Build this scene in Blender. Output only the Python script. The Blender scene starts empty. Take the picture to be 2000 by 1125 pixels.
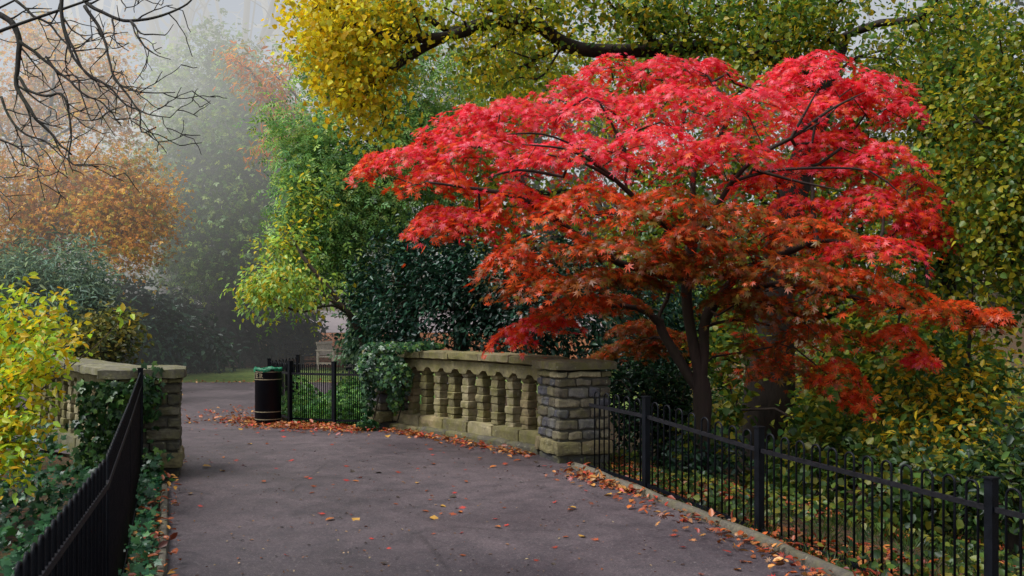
SKY, SUN = .14, 2.9
FOG_NEAR, FOG_FAR, FOG_LO, FOG_HI, FOG_COL = 15, 34, .014, .08, (.66, .66, .645, 1)
import bpy, bmesh, math, random
import numpy as np
from mathutils import Vector

R = math.radians
SC = bpy.context.scene
COL = SC.collection
FPX, HOR, EYE = 1944.0, 618.0, 1.7      # focal length in photo pixels, horizon row, eye height


def P(px, py, d):
    return np.array([(px - 1000.0) / FPX * d, d, EYE - (py - HOR) / FPX * d])


def lin(h):
    h = h.lstrip('#')
    c = [int(h[i:i + 2], 16) / 255.0 for i in (0, 2, 4)]
    return np.array([x / 12.92 if x <= .04045 else ((x + .055) / 1.055) ** 2.4 for x in c])


def unit(a):
    return a / np.maximum(np.linalg.norm(a, axis=-1, keepdims=True), 1e-9)


# ------------------------------------------------------------------ objects
def link(o, parent=None):
    COL.objects.link(o)
    if parent is not None:
        o.parent = parent
    return o


def thing(name, label, cat, loc=(0, 0, 0), group=None):
    o = bpy.data.objects.new(name, None)
    o.empty_display_size = .2
    o.location = [float(v) for v in loc]
    link(o)
    o['label'] = label
    o['category'] = cat
    if group:
        o['group'] = group
    return o


def tag(o, label, cat, group=None):
    o['label'] = label
    o['category'] = cat
    if group:
        o['group'] = group
    return o


def put(name, me, mat, parent=None, kind=None, label=None):
    """link mesh ME (given in world space) as one object; under PARENT it is moved into the parent's space"""
    if mat is not None:
        me.materials.append(mat)
    o = bpy.data.objects.new(name, me)
    if parent is not None:
        off, q = np.zeros(3), parent
        while q is not None:
            off, q = off + np.array(q.location), q.parent
        if np.any(off):
            co = np.empty(len(me.vertices) * 3, 'f')
            me.vertices.foreach_get('co', co)
            co = (co.reshape(-1, 3) - off).astype('f')
            me.vertices.foreach_set('co', co.ravel())
    link(o, parent)
    if kind:
        o['kind'] = kind
    if label:
        o['label'] = label
    return o


def mesh_raw(name, V, faces, col=None, smooth=False):
    me = bpy.data.meshes.new(name)
    me.from_pydata([tuple(map(float, v)) for v in V], [], [tuple(map(int, f)) for f in faces])
    if col is not None:
        a = me.attributes.new('Col', 'FLOAT_COLOR', 'POINT')
        c = np.ones((len(V), 4), 'f')
        c[:, :3] = col
        a.data.foreach_set('color', c.ravel())
    if smooth:
        me.polygons.foreach_set('use_smooth', np.ones(len(me.polygons), bool))
    me.update()
    return me


def mesh_quads(name, V, Q, col=None, smooth=False):
    """fast mesh of quads: V n x 3, Q m x 4"""
    me = bpy.data.meshes.new(name)
    V = np.ascontiguousarray(V, 'f')
    Q = np.ascontiguousarray(Q, 'i')
    me.vertices.add(len(V))
    me.vertices.foreach_set('co', V.ravel())
    me.loops.add(Q.size)
    me.loops.foreach_set('vertex_index', Q.ravel())
    me.polygons.add(len(Q))
    me.polygons.foreach_set('loop_start', np.arange(0, Q.size, 4, dtype='i'))
    if smooth:
        me.polygons.foreach_set('use_smooth', np.ones(len(Q), bool))
    me.update(calc_edges=True)
    if col is not None:
        a = me.attributes.new('Col', 'FLOAT_COLOR', 'POINT')
        c = np.ones((len(V), 4), 'f')
        c[:, :3] = col
        a.data.foreach_set('color', c.ravel())
    return me


class MB:
    """collects boxes, tubes, lathes ... that become ONE mesh object"""
    def __init__(self):
        self.V, self.F, self.C, self.n = [], [], [], 0

    def add(self, V, F, col=(.5, .5, .5)):
        V = np.asarray(V, float)
        self.V.append(V)
        self.F += [tuple(int(i) + self.n for i in f) for f in F]
        c = np.asarray(col, float)
        self.C.append(np.broadcast_to(c, (len(V), 3)) if c.ndim == 1 else c)
        self.n += len(V)
        return self

    def box(self, o, u, v, w, col=(.5, .5, .5)):
        """box from corner O along edge vectors U V W"""
        o, u, v, w = map(lambda a: np.asarray(a, float), (o, u, v, w))
        V = [o, o + u, o + u + v, o + v, o + w, o + u + w, o + u + v + w, o + v + w]
        return self.add(V, [(0, 3, 2, 1), (4, 5, 6, 7), (0, 1, 5, 4), (1, 2, 6, 5), (2, 3, 7, 6), (3, 0, 4, 7)], col)

    def tube(self, pts, r, k=8, col=(.5, .5, .5), cap=True):
        V, F = tube_arrays(np.asarray(pts, float), r, k, cap)
        return self.add(V, F, col)

    def lathe(self, c, prof, k=24, col=(.5, .5, .5), cap=True):
        c = np.asarray(c, float)
        a = np.arange(k) * 2 * math.pi / k
        V = np.concatenate([np.stack([c[0] + r * np.cos(a), c[1] + r * np.sin(a), np.full(k, c[2] + z)], 1) for r, z in prof])
        F = []
        for i in range(len(prof) - 1):
            for j in range(k):
                F.append((i * k + j, i * k + (j + 1) % k, (i + 1) * k + (j + 1) % k, (i + 1) * k + j))
        if cap:
            F.append(tuple(range(k))[::-1])
            F.append(tuple((len(prof) - 1) * k + j for j in range(k)))
        return self.add(V, F, col)

    def build(self, name, mat, parent=None, kind=None, smooth=False, label=None):
        me = mesh_raw(name, np.concatenate(self.V), self.F, np.concatenate(self.C), smooth)
        return put(name, me, mat, parent, kind, label)


def frames(pts):
    T = np.gradient(pts, axis=0) if len(pts) > 1 else np.array([[0, 0, 1.]])
    T = unit(T)
    ref = np.array([0, 0, 1.]) if abs(T[0, 2]) < .9 else np.array([1., 0, 0])
    N = np.empty_like(T)
    n = unit(np.cross(T[0], ref))
    for i in range(len(T)):
        n = n - T[i] * np.dot(n, T[i])
        n = n / max(np.linalg.norm(n), 1e-9)
        N[i] = n
    return T, N, np.cross(T, N)


def tube_arrays(pts, r, k=8, cap=True):
    r = np.broadcast_to(np.asarray(r, float), (len(pts),))
    T, N, B = frames(pts)
    a = np.arange(k) * 2 * math.pi / k
    ring = (np.cos(a)[None, :, None] * N[:, None, :] + np.sin(a)[None, :, None] * B[:, None, :]) * r[:, None, None]
    V = (pts[:, None, :] + ring).reshape(-1, 3)
    n = len(pts)
    i = np.arange(n - 1)[:, None] * k
    j = np.arange(k)[None, :]
    jn = (j + 1) % k
    Q = np.stack([i + j, i + jn, i + k + jn, i + k + j], -1).reshape(-1, 4)
    F = [tuple(q) for q in Q]
    if cap:
        F.append(tuple(range(k))[::-1])
        F.append(tuple((n - 1) * k + q for q in range(k)))
    return V, F


def smooth_path(pts, seg=.25):
    """Catmull-Rom through PTS, resampled about every SEG metres"""
    p = np.asarray(pts, float)
    if len(p) == 2:
        n = max(2, int(np.linalg.norm(p[1] - p[0]) / seg) + 1)
        return p[0] + (p[1] - p[0]) * np.linspace(0, 1, n)[:, None]
    q = np.vstack([2 * p[0] - p[1], p, 2 * p[-1] - p[-2]])
    out = []
    for i in range(1, len(q) - 2):
        n = max(2, int(np.linalg.norm(q[i + 1] - q[i]) / seg) + 1)
        t = np.linspace(0, 1, n, endpoint=False)[:, None]
        a, b, c, d = q[i - 1], q[i], q[i + 1], q[i + 2]
        out.append(.5 * ((2 * b) + (c - a) * t + (2 * a - 5 * b + 4 * c - d) * t ** 2 + (3 * b - a - 3 * c + d) * t ** 3))
    out.append(p[-1:])
    return np.concatenate(out)


# value noise in numpy, for roughening stones and breaking up foliage
_rn = np.random.default_rng(5)
_tab = _rn.random((32, 32, 32))


def noise3(p, s=1.0):
    p = np.asarray(p, float) / s
    i = np.floor(p).astype(int)
    f = p - i
    f = f * f * (3 - 2 * f)
    o = 0
    for dx in (0, 1):
        for dy in (0, 1):
            for dz in (0, 1):
                w = (f[..., 0] if dx else 1 - f[..., 0]) * (f[..., 1] if dy else 1 - f[..., 1]) * (f[..., 2] if dz else 1 - f[..., 2])
                o = o + w * _tab[(i[..., 0] + dx) % 32, (i[..., 1] + dy) % 32, (i[..., 2] + dz) % 32]
    return o


# ------------------------------------------------------------------ materials
class NT:
    def __init__(self, mat):
        self.t = mat.node_tree
        self.n = self.t.nodes
        self.l = self.t.links

    def new(self, typ, **kw):
        n = self.n.new(typ)
        for k, v in kw.items():
            if k.startswith('i_'):
                key = k[2:].replace('_', ' ')
                n.inputs[int(key) if key.isdigit() else key].default_value = v
            else:
                setattr(n, k, v)
        return n

    def link(self, a, b):
        self.l.new(a, b)

    def noise(self, scale, detail=4, rough=.6, vec=None):
        n = self.new('ShaderNodeTexNoise')
        n.inputs['Scale'].default_value = scale
        n.inputs['Detail'].default_value = detail
        n.inputs['Roughness'].default_value = rough
        if vec is not None:
            self.link(vec, n.inputs['Vector'])
        return n.outputs['Fac']

    def ramp(self, fac, stops):
        r = self.new('ShaderNodeValToRGB')
        e = r.color_ramp.elements
        while len(e) < len(stops):
            e.new(.5)
        for k, (p, c) in enumerate(stops):
            e[k].position = p
            c = (c, c, c) if not hasattr(c, '__len__') else c
            e[k].color = (float(c[0]), float(c[1]), float(c[2]), 1)
        self.link(fac, r.inputs[0])
        return r.outputs[0]

    def mix(self, fac, a, b, mode='MIX'):
        m = self.new('ShaderNodeMix', data_type='RGBA', blend_type=mode)
        for s, v in ((m.inputs[0], fac), (m.inputs[6], a), (m.inputs[7], b)):
            if hasattr(v, 'is_linked'):
                self.link(v, s)
            elif hasattr(v, '__len__'):
                s.default_value = (float(v[0]), float(v[1]), float(v[2]), 1)
            else:
                s.default_value = v
        return m.outputs[2]

    def math(self, op, a, b=None):
        m = self.new('ShaderNodeMath', operation=op)
        for s, v in ((m.inputs[0], a), (m.inputs[1], b)):
            if v is None:
                continue
            if hasattr(v, 'is_linked'):
                self.link(v, s)
            else:
                s.default_value = v
        return m.outputs[0]


def base_mat(name):
    m = bpy.data.materials.new(name)
    m.use_nodes = True
    m.node_tree.nodes.clear()
    t = NT(m)
    out = t.new('ShaderNodeOutputMaterial')
    return m, t, out


def pos_of(t):
    return t.new('ShaderNodeNewGeometry').outputs['Position']


def leaf_mat(name, trans=.38, gloss=.05, rough=.4, tint=(1.25, 1.1, .8)):
    m, t, out = base_mat(name)
    at = t.new('ShaderNodeAttribute', attribute_name='Col')
    d = t.new('ShaderNodeBsdfDiffuse')
    tr = t.new('ShaderNodeBsdfTranslucent')
    t.link(at.outputs['Color'], d.inputs['Color'])
    t.link(t.mix(1.0, at.outputs['Color'], tint, 'MULTIPLY'), tr.inputs['Color'])
    mx = t.new('ShaderNodeMixShader')
    mx.inputs[0].default_value = trans
    t.link(d.outputs[0], mx.inputs[1])
    t.link(tr.outputs[0], mx.inputs[2])
    g = t.new('ShaderNodeBsdfGlossy')
    g.inputs['Roughness'].default_value = rough
    g.inputs['Color'].default_value = (.9, .95, 1, 1)
    m2 = t.new('ShaderNodeMixShader')
    m2.inputs[0].default_value = gloss
    t.link(mx.outputs[0], m2.inputs[1])
    t.link(g.outputs[0], m2.inputs[2])
    t.link(m2.outputs[0], out.inputs[0])
    return m


def bark_mat(name, c1, c2, moss=None, scale=14):
    m, t, out = base_mat(name)
    p = pos_of(t)
    mp = t.new('ShaderNodeMapping')
    mp.inputs['Scale'].default_value = (1, 1, .22)
    t.link(p, mp.inputs[0])
    f = t.noise(scale, 5, .7, mp.outputs[0])
    c = t.ramp(f, [(.3, c1), (.7, c2)])
    if moss is not None:
        c = t.mix(t.ramp(t.noise(2.2, 3, .6, p), [(.45, 0), (.65, .8)]), c, moss)
    b = t.new('ShaderNodeBsdfPrincipled')
    t.link(c, b.inputs['Base Color'])
    b.inputs['Roughness'].default_value = .85
    bp = t.new('ShaderNodeBump')
    bp.inputs['Strength'].default_value = .7
    bp.inputs['Distance'].default_value = .03
    t.link(f, bp.inputs['Height'])
    t.link(bp.outputs[0], b.inputs['Normal'])
    t.link(b.outputs[0], out.inputs[0])
    return m


def plain_mat(name, col, rough=.5, var=.25, scale=9, metallic=0, bump=.15, spec=.5):
    m, t, out = base_mat(name)
    p = pos_of(t)
    f = t.noise(scale, 5, .65, p)
    c = np.asarray(col, float)
    cc = t.ramp(f, [(.3, c * (1 - var)), (.7, c * (1 + var))])
    b = t.new('ShaderNodeBsdfPrincipled')
    t.link(cc, b.inputs['Base Color'])
    b.inputs['Metallic'].default_value = metallic
    b.inputs['Specular IOR Level'].default_value = spec
    rr = t.ramp(f, [(.3, rough * .8), (.7, min(1, rough * 1.2))])
    t.link(rr, b.inputs['Roughness'])
    bp = t.new('ShaderNodeBump')
    bp.inputs['Strength'].default_value = bump
    bp.inputs['Distance'].default_value = .01
    t.link(t.noise(scale * 8, 3, .6, p), bp.inputs['Height'])
    t.link(bp.outputs[0], b.inputs['Normal'])
    t.link(b.outputs[0], out.inputs[0])
    return m


def stone_mat(name, moss=.6):
    """per-stone colour from 'Col', broken up with grain, lichen and moss that settles on what faces up"""
    m, t, out = base_mat(name)
    p = pos_of(t)
    at = t.new('ShaderNodeAttribute', attribute_name='Col').outputs['Color']
    g1 = t.noise(30, 6, .7, p)
    g2 = t.noise(5, 4, .6, p)
    c = t.mix(1.0, at, t.ramp(g1, [(.25, .45), (.75, 1.4)]), 'MULTIPLY')
    c = t.mix(t.ramp(g2, [(.35, 0), (.7, .55)]), c, lin('#3a3a38'))
    mo = t.noise(7.5, 5, .7, p)
    c = t.mix(t.math('MULTIPLY', t.ramp(mo, [(.45, 0), (.62, 1)]), moss), c, lin('#6b6a2c'))
    li = t.noise(19, 3, .5, p)
    c = t.mix(t.ramp(li, [(.66, 0), (.72, .5)]), c, lin('#a9a78f'))
    b = t.new('ShaderNodeBsdfPrincipled')
    t.link(c, b.inputs['Base Color'])
    b.inputs['Roughness'].default_value = .85
    bp = t.new('ShaderNodeBump')
    bp.inputs['Strength'].default_value = .8
    bp.inputs['Distance'].default_value = .012
    t.link(t.noise(45, 6, .75, p), bp.inputs['Height'])
    t.link(bp.outputs[0], b.inputs['Normal'])
    t.link(b.outputs[0], out.inputs[0])
    return m
# ------------------------------------------------------------------ plants
def rhomb(cx, cy, ang, L, W, z0=0.0, z1=0.0):
    """one leaf blade as a quad: base at (cx,cy), pointing ANG degrees from +y"""
    a = R(ang)
    d = np.array([math.sin(a), math.cos(a)])
    s = np.array([d[1], -d[0]])
    b = np.array([cx, cy])
    m = b + d * L * .42
    t = b + d * L
    return [(b[0], b[1], z0), (m[0] + s[0] * W, m[1] + s[1] * W, (z0 + z1) / 2 - .04), (t[0], t[1], z1), (m[0] - s[0] * W, m[1] - s[1] * W, (z0 + z1) / 2 - .04)]


def shape_of(blades):
    V, Q = [], []
    for b in blades:
        Q.append([len(V) + i for i in range(4)])
        V += b
    return np.array(V, float), np.array(Q)


OVAL = (np.array([(0, 0, 0), (.27, .32, .06), (.2, .7, .03), (0, 1, -.14), (-.2, .7, .03), (-.27, .32, .06)], float), np.array([(0, 1, 2, 3), (0, 3, 4, 5)]))
HEART = (np.array([(0, 0, 0), (.42, .2, .08), (.33, .62, .03), (0, 1, -.16), (-.33, .62, .03), (-.42, .2, .08)], float), np.array([(0, 1, 2, 3), (0, 3, 4, 5)]))
LANCE = (np.array([(0, 0, 0), (.13, .3, .03), (.1, .7, 0), (0, 1, -.2), (-.1, .7, 0), (-.13, .3, .03)], float), np.array([(0, 1, 2, 3), (0, 3, 4, 5)]))
STAR = shape_of([rhomb(0, 0, a, L, W, 0, z) for a, L, W, z in ((0, 1, .105, -.22), (36, .94, .1, -.2), (-36, .94, .1, -.2), (74, .74, .085, -.16), (-74, .74, .085, -.16), (120, .45, .06, -.08), (-120, .45, .06, -.08))])
IVYLEAF = shape_of([rhomb(0, 0, a, L, W, 0, z) for a, L, W, z in ((0, 1, .3, -.12), (58, .75, .24, -.08), (-58, .75, .24, -.08), (120, .42, .18, 0), (-120, .42, .18, 0))])
PINNATE = shape_of([rhomb(0, y, a, L, W, 0, -.1) for y, a, L, W in ((.02, 62, .42, .085), (.02, -62, .42, .085), (.3, 55, .44, .09), (.3, -55, .44, .09), (.56, 0, .46, .09))])
SPRIG = shape_of([rhomb(0, 0, 55, .75, .2, 0, -.1), rhomb(0, .1, -50, .8, .2, 0, -.12), rhomb(0, .3, 0, .8, .22, 0, -.15)])
GRASS = shape_of([rhomb(x, 0, a, L, .035, 0, z) for x, a, L, z in ((-.1, -14, .9, .1), (0, 5, 1, -.1), (.1, 22, .7, .15), (.05, -32, .6, -.2))])


def leaf_arrays(pos, nrm, tan, size, shape, col):
    S, Q = shape
    n = len(pos)
    nrm = unit(nrm)
    tan = unit(tan - nrm * (tan * nrm).sum(-1, keepdims=True))
    bi = np.cross(tan, nrm)
    s = np.broadcast_to(np.asarray(size, float), (n,))[:, None, None]
    V = pos[:, None, :] + s * (S[None, :, 0:1] * bi[:, None, :] + S[None, :, 1:2] * tan[:, None, :] + S[None, :, 2:3] * nrm[:, None, :])
    k = len(S)
    F = (np.arange(n)[:, None, None] * k + Q[None]).reshape(-1, 4)
    C = np.repeat(col, k, axis=0)
    return V.reshape(-1, 3), F, C


class Leaves:
    def __init__(self):
        self.V, self.Q, self.C, self.n = [], [], [], 0

    def add(self, pos, nrm, tan, size, shape, col):
        if len(pos) == 0:
            return self
        V, F, C = leaf_arrays(np.asarray(pos, float), np.asarray(nrm, float), np.asarray(tan, float), size, shape, np.asarray(col, float))
        self.V.append(V.astype('f'))
        self.Q.append(F + self.n)
        self.C.append(C.astype('f'))
        self.n += len(V)
        return self

    def build(self, name, mat, parent=None, kind=None, label=None):
        me = mesh_quads(name, np.concatenate(self.V), np.concatenate(self.Q), np.concatenate(self.C))
        return put(name, me, mat, parent, kind, label)


def palette(hexes):
    return np.array([lin(h) for h in hexes])


def pick_cols(rng, pal, n, weights=None, jit=.25):
    w = None if weights is None else np.asarray(weights, float) / np.sum(weights)
    c = pal[rng.choice(len(pal), n, p=w)]
    return np.clip(c * (1 + rng.uniform(-jit, jit, (n, 1))) * (1 + rng.uniform(-.06, .06, (n, 3))), 0, .95)


def shell_points(rng, clumps, n, inner=.5, gap=.0, gs=.8):
    """points through the volume of ellipsoid clumps (cx,cy,cz,rx,ry,rz,weight), denser to the outside, with holes of noise"""
    c = np.array([k[:3] for k in clumps], float)
    r = np.array([k[3:6] for k in clumps], float)
    w = np.array([k[6] if len(k) > 6 else 1 for k in clumps]) * (r[:, 0] * r[:, 1] * r[:, 2]) ** .667
    out, who = [], []
    got = 0
    while got < n:
        m = int((n - got) * 1.8) + 20
        i = rng.choice(len(c), m, p=w / w.sum())
        d = unit(rng.normal(size=(m, 3)))
        rad = (inner ** 3 + (1 - inner ** 3) * rng.random(m)) ** (1 / 3)
        rad *= .8 + .45 * noise3(d * 1.7 + i[:, None] * 3.1, .7)
        p = c[i] + d * r[i] * rad[:, None]
        ok = noise3(p + 50, gs) > gap
        out.append(p[ok]); who.append(i[ok]); got += ok.sum()
    return np.concatenate(out)[:n], np.concatenate(who)[:n]


def grow(paths, targets, rng, seg=.3, k_len=.3, bend=.18, tip=.004, root_r=.15, up=0.0):
    """a limb network: PATHS are drawn limbs (the first is the trunk), every target is then joined to the nearest limb. -> nodes, parents, radii"""
    pos, par, plen = [], [], []
    ranges = []
    for pi, path in enumerate(paths):
        q = smooth_path(path, seg)
        if pi == 0:
            prev = -1
        else:
            A = np.array(pos)
            prev = int(np.argmin(((A - q[0]) ** 2).sum(1)))
            if np.linalg.norm(A[prev] - q[0]) < .08:
                q = q[1:]
        ranges.append((len(pos), len(pos) + len(q)))
        for x in q:
            plen.append(0 if prev < 0 else plen[prev] + np.linalg.norm(x - pos[prev]))
            par.append(prev)
            pos.append(x)
            prev = len(pos) - 1
    n0 = len(pos)
    cap = n0 + len(targets) * 24 + 10
    A = np.empty((cap, 3)); A[:n0] = np.array(pos)
    L = np.empty(cap); L[:n0] = plen
    PR = np.full(cap, -1); PR[:n0] = par
    n = n0
    tops = A[:n0]
    dist = np.array([np.min(((tops - t) ** 2).sum(1)) for t in targets]) if len(targets) else np.array([])
    zmin = A[0, 2] + .25 * (A[:n0, 2].max() - A[0, 2])
    for ti in np.argsort(dist):
        t = targets[ti]
        dv = A[:n] - t
        D = np.sqrt((dv ** 2).sum(1))
        cost = D + k_len * L[:n] + np.where(A[:n, 2] < zmin, 3.0, 0)
        j = int(np.argmin(cost))
        d = D[j]
        if d < .03:
            continue
        m = min(22, max(1, int(d / seg)))
        g = A[j] - A[PR[j]] if PR[j] >= 0 else np.array([0, 0, 1.])
        g = g / max(np.linalg.norm(g), 1e-9)
        ctrl = A[j] + g * d * .35 + np.array([0, 0, up * d]) + rng.normal(size=3) * d * bend * .4
        prev = j
        for s in np.linspace(0, 1, m + 1)[1:]:
            x = (1 - s) ** 2 * A[j] + 2 * s * (1 - s) * ctrl + s * s * t
            if s < 1:
                x = x + rng.normal(size=3) * bend * .12 * seg
            if n >= cap:
                break
            A[n] = x; PR[n] = prev; L[n] = L[prev] + np.linalg.norm(x - A[prev])
            prev = n
            n += 1
    A, PR = A[:n], PR[:n]
    kids = np.zeros(n); 
    for i in range(n - 1, 0, -1):
        if kids[i] == 0:
            kids[i] = 1
        kids[PR[i]] += kids[i]
    kids[0] = max(kids[0], 1)
    p = math.log(max(kids[0], 2)) / math.log(max(root_r / tip, 1.5))
    rad = tip * np.maximum(kids, 1) ** (1 / p)
    grow.ranges = ranges
    return A, PR, rad


def network_mesh(name, A, PR, rad, col=(.5, .5, .5), flare=1.0):
    """tubes along the chains of a limb network, as one mesh"""
    n = len(A)
    kids = [[] for _ in range(n)]
    for i in range(1, n):
        if PR[i] >= 0:
            kids[PR[i]].append(i)
    mb = MB()
    starts = [(-1, 0)]
    while starts:
        p, i = starts.pop()
        chain = [] if p < 0 else [p]
        rr = [] if p < 0 else [min(rad[p], rad[i] * 1.15)]
        while True:
            chain.append(i); rr.append(rad[i])
            if not kids[i]:
                break
            ks = sorted(kids[i], key=lambda q: -rad[q])
            for q in ks[1:]:
                starts.append((i, q))
            i = ks[0]
        if len(chain) < 2:
            continue
        rr = np.array(rr)
        if p < 0:
            h = np.linalg.norm(A[chain] - A[0], axis=1)
            rr = rr * (1 + flare * np.exp(-h / (rad[0] * 2.2 + .01)) * .5)
        rr[-1] *= .5
        k = 12 if rr.max() > .1 else 7 if rr.max() > .03 else 5 if rr.max() > .012 else 3
        V, F = tube_arrays(A[chain], rr, k, False)
        if rr.max() > .06:
            V = V + (noise3(V, .22) - .5)[:, None] * unit(V - np.repeat(A[chain], k, axis=0)) * .3 * np.repeat(rr, k)[:, None]
        mb.add(V, F, col)
    return mesh_raw(name, np.concatenate(mb.V), mb.F, None, True)


def spray(rng, L, tg, center, n, spread, size, shape, pal, weights=None, w=(.6, .5, .7), droop=.4, jit=.25, tone=None, tjit=.22, szj=.3):
    """N leaves about the targets TG; W weighs up, outward, random in the leaf normals"""
    i = rng.integers(0, len(tg), n)
    pos = tg[i] + rng.normal(size=(n, 3)) * np.asarray(spread)
    out = unit(pos - center)
    nr = w[0] * np.array([0, 0, 1.]) + w[1] * out + w[2] * rng.normal(size=(n, 3))
    tn = out * .7 + rng.normal(size=(n, 3)) * .6 - np.array([0, 0, droop])
    col = pick_cols(rng, pal, n, weights, jit)
    tt = 1 + rng.uniform(-tjit, tjit, len(tg))
    if tone is not None:
        tt = tt * tone
    col = np.clip(col * tt[i][:, None], 0, .95)
    L.add(pos, nr, tn, size * (1 + rng.uniform(-szj, szj, n)), shape, col)
    return pos, i


def plant(name, label, cat, base, seed, paths, clumps, n_t, n_leaf, size, shape, pal, bark, lmat, weights=None, spread=.16, inner=.5, gap=.3, gs=.8,
          root_r=.12, tip=.004, seg=.3, w=(.6, .5, .7), droop=.4, group=None, k_len=.3, jit=.25, trunk_name='trunk', crown_name='crown', bend=.18, up=0., tjit=.22, flare=1.):
    """a tree or shrub: an Empty at its base > trunk (with its limbs and twigs), crown (its leaves)"""
    rng = np.random.default_rng(seed)
    t = thing(name, label, cat, base, group)
    tg, who = shell_points(rng, clumps, n_t, inner, gap, gs)
    A, PR, rad = grow(paths, tg, rng, seg, k_len, bend, tip, root_r, up)
    me = network_mesh(trunk_name, A, PR, rad, flare=flare)
    put(trunk_name, me, bark, t)
    if n_leaf:
        L = Leaves()
        ctr = np.average(np.array([c[:3] for c in clumps]), axis=0) - np.array([0, 0, .4])
        sp = np.broadcast_to(np.asarray(spread, float), (3,))
        spray(rng, L, tg, ctr, n_leaf, sp, size, shape, pal, weights, w, droop, jit, tjit=tjit)
        L.build(crown_name, lmat, t)
    return t


def K(px, py, d, rx, ry, rd, wt=1.0):
    """a clump from the photograph's pixels: centre, half sizes across and up in pixels, half depth in metres"""
    c = P(px, py, d)
    return (c[0], c[1], c[2], rx * d / FPX, rd, ry * d / FPX, wt)
# ------------------------------------------------------------------ the ground
DL = ([0, 3, 6.98, 9.66, 10.4, 11.4, 12.5, 14.5, 17, 20, 25.5], [-.45, -1.3, -2.44, -3.38, -3.5, -4.6, -6.2, -9, -13, -17, -22])
DR = ([0, 3, 5.2, 6.98, 8.35, 10.0, 11.1, 12.1, 14.5, 15.2, 15.7, 17, 20, 25.5], [4.4, 3.5, 2.85, 2.22, 1.72, 1.03, .68, .3, -1.45, -2.3, -3.55, -4.1, -3.2, -1.5])


def left_of(d): return np.interp(d, *DL)
def right_of(d): return np.interp(d, *DR)


def sst(a, b, x):
    t = np.clip((x - a) / (b - a), 0, 1)
    return t * t * (3 - 2 * t)


def path_z(x, y):
    return -.04 * np.maximum(0, 10 - y) + .07 * np.exp(-((y - 13) / 2.2) ** 2)


def ground_z(x, y):
    x, y = np.asarray(x, float), np.asarray(y, float)
    z = path_z(x, y)
    r, l = x - right_of(y), left_of(y) - x
    near = 1 - sst(26, 33, y)
    z = z - near * (.05 * sst(.05, .3, r) + .75 * sst(.4, 5, r) + .9 * sst(.7, 3.5, r) * sst(10.5, 12.5, y) * (1 - sst(15, 18, y)))
    z = z - (.05 * sst(.02, .3, l) + .3 * sst(.3, 3, l)) * (1 - sst(10, 11, y))
    z = z - 1.2 * sst(.6, 3, l) * sst(9.5, 11.5, y) * (1 - sst(13, 16, y)) * (1 - sst(5, 9, l))
    z = z + .12 * np.maximum(0, y - 33.5) * (1 - sst(70, 110, y) * .5)
    z = z + .07 * (noise3(np.stack([x, y, x * 0], -1), 1.3) - .5) * (sst(.2, 1, r) + sst(.2, 1, l) * (1 - near * 0))
    return z


def sheet(name, x0, x1, y0, y1, nx, ny, dz=0.0, warp=1.0):
    u, v = np.linspace(0, 1, nx), np.linspace(0, 1, ny)
    xs = x0 + (x1 - x0) * u
    ys = y0 + (y1 - y0) * v ** warp
    X, Y = np.meshgrid(xs, ys)
    Z = ground_z(X, Y) + dz
    V = np.stack([X, Y, Z], -1).reshape(-1, 3)
    i = (np.arange(ny - 1)[:, None] * nx + np.arange(nx - 1)[None]).ravel()
    return mesh_quads(name, V, np.stack([i, i + 1, i + nx + 1, i + nx], 1), None, True)


def soil_mat():
    m, t, out = base_mat('soil')
    p = pos_of(t)
    c = t.ramp(t.noise(3.5, 6, .7, p), [(.3, lin('#2a241c')), (.5, lin('#4a3a26')), (.62, lin('#3c4a22')), (.8, lin('#5a4a2a'))])
    c = t.mix(t.ramp(t.noise(22, 4, .7, p), [(.55, 0), (.62, .8)]), c, lin('#8a4a24'))
    b = t.new('ShaderNodeBsdfPrincipled')
    t.link(c, b.inputs['Base Color'])
    b.inputs['Roughness'].default_value = .9
    bp = t.new('ShaderNodeBump'); bp.inputs['Strength'].default_value = .9; bp.inputs['Distance'].default_value = .04
    t.link(t.noise(18, 6, .75, p), bp.inputs['Height']); t.link(bp.outputs[0], b.inputs['Normal'])
    t.link(b.outputs[0], out.inputs[0])
    return m


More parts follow.
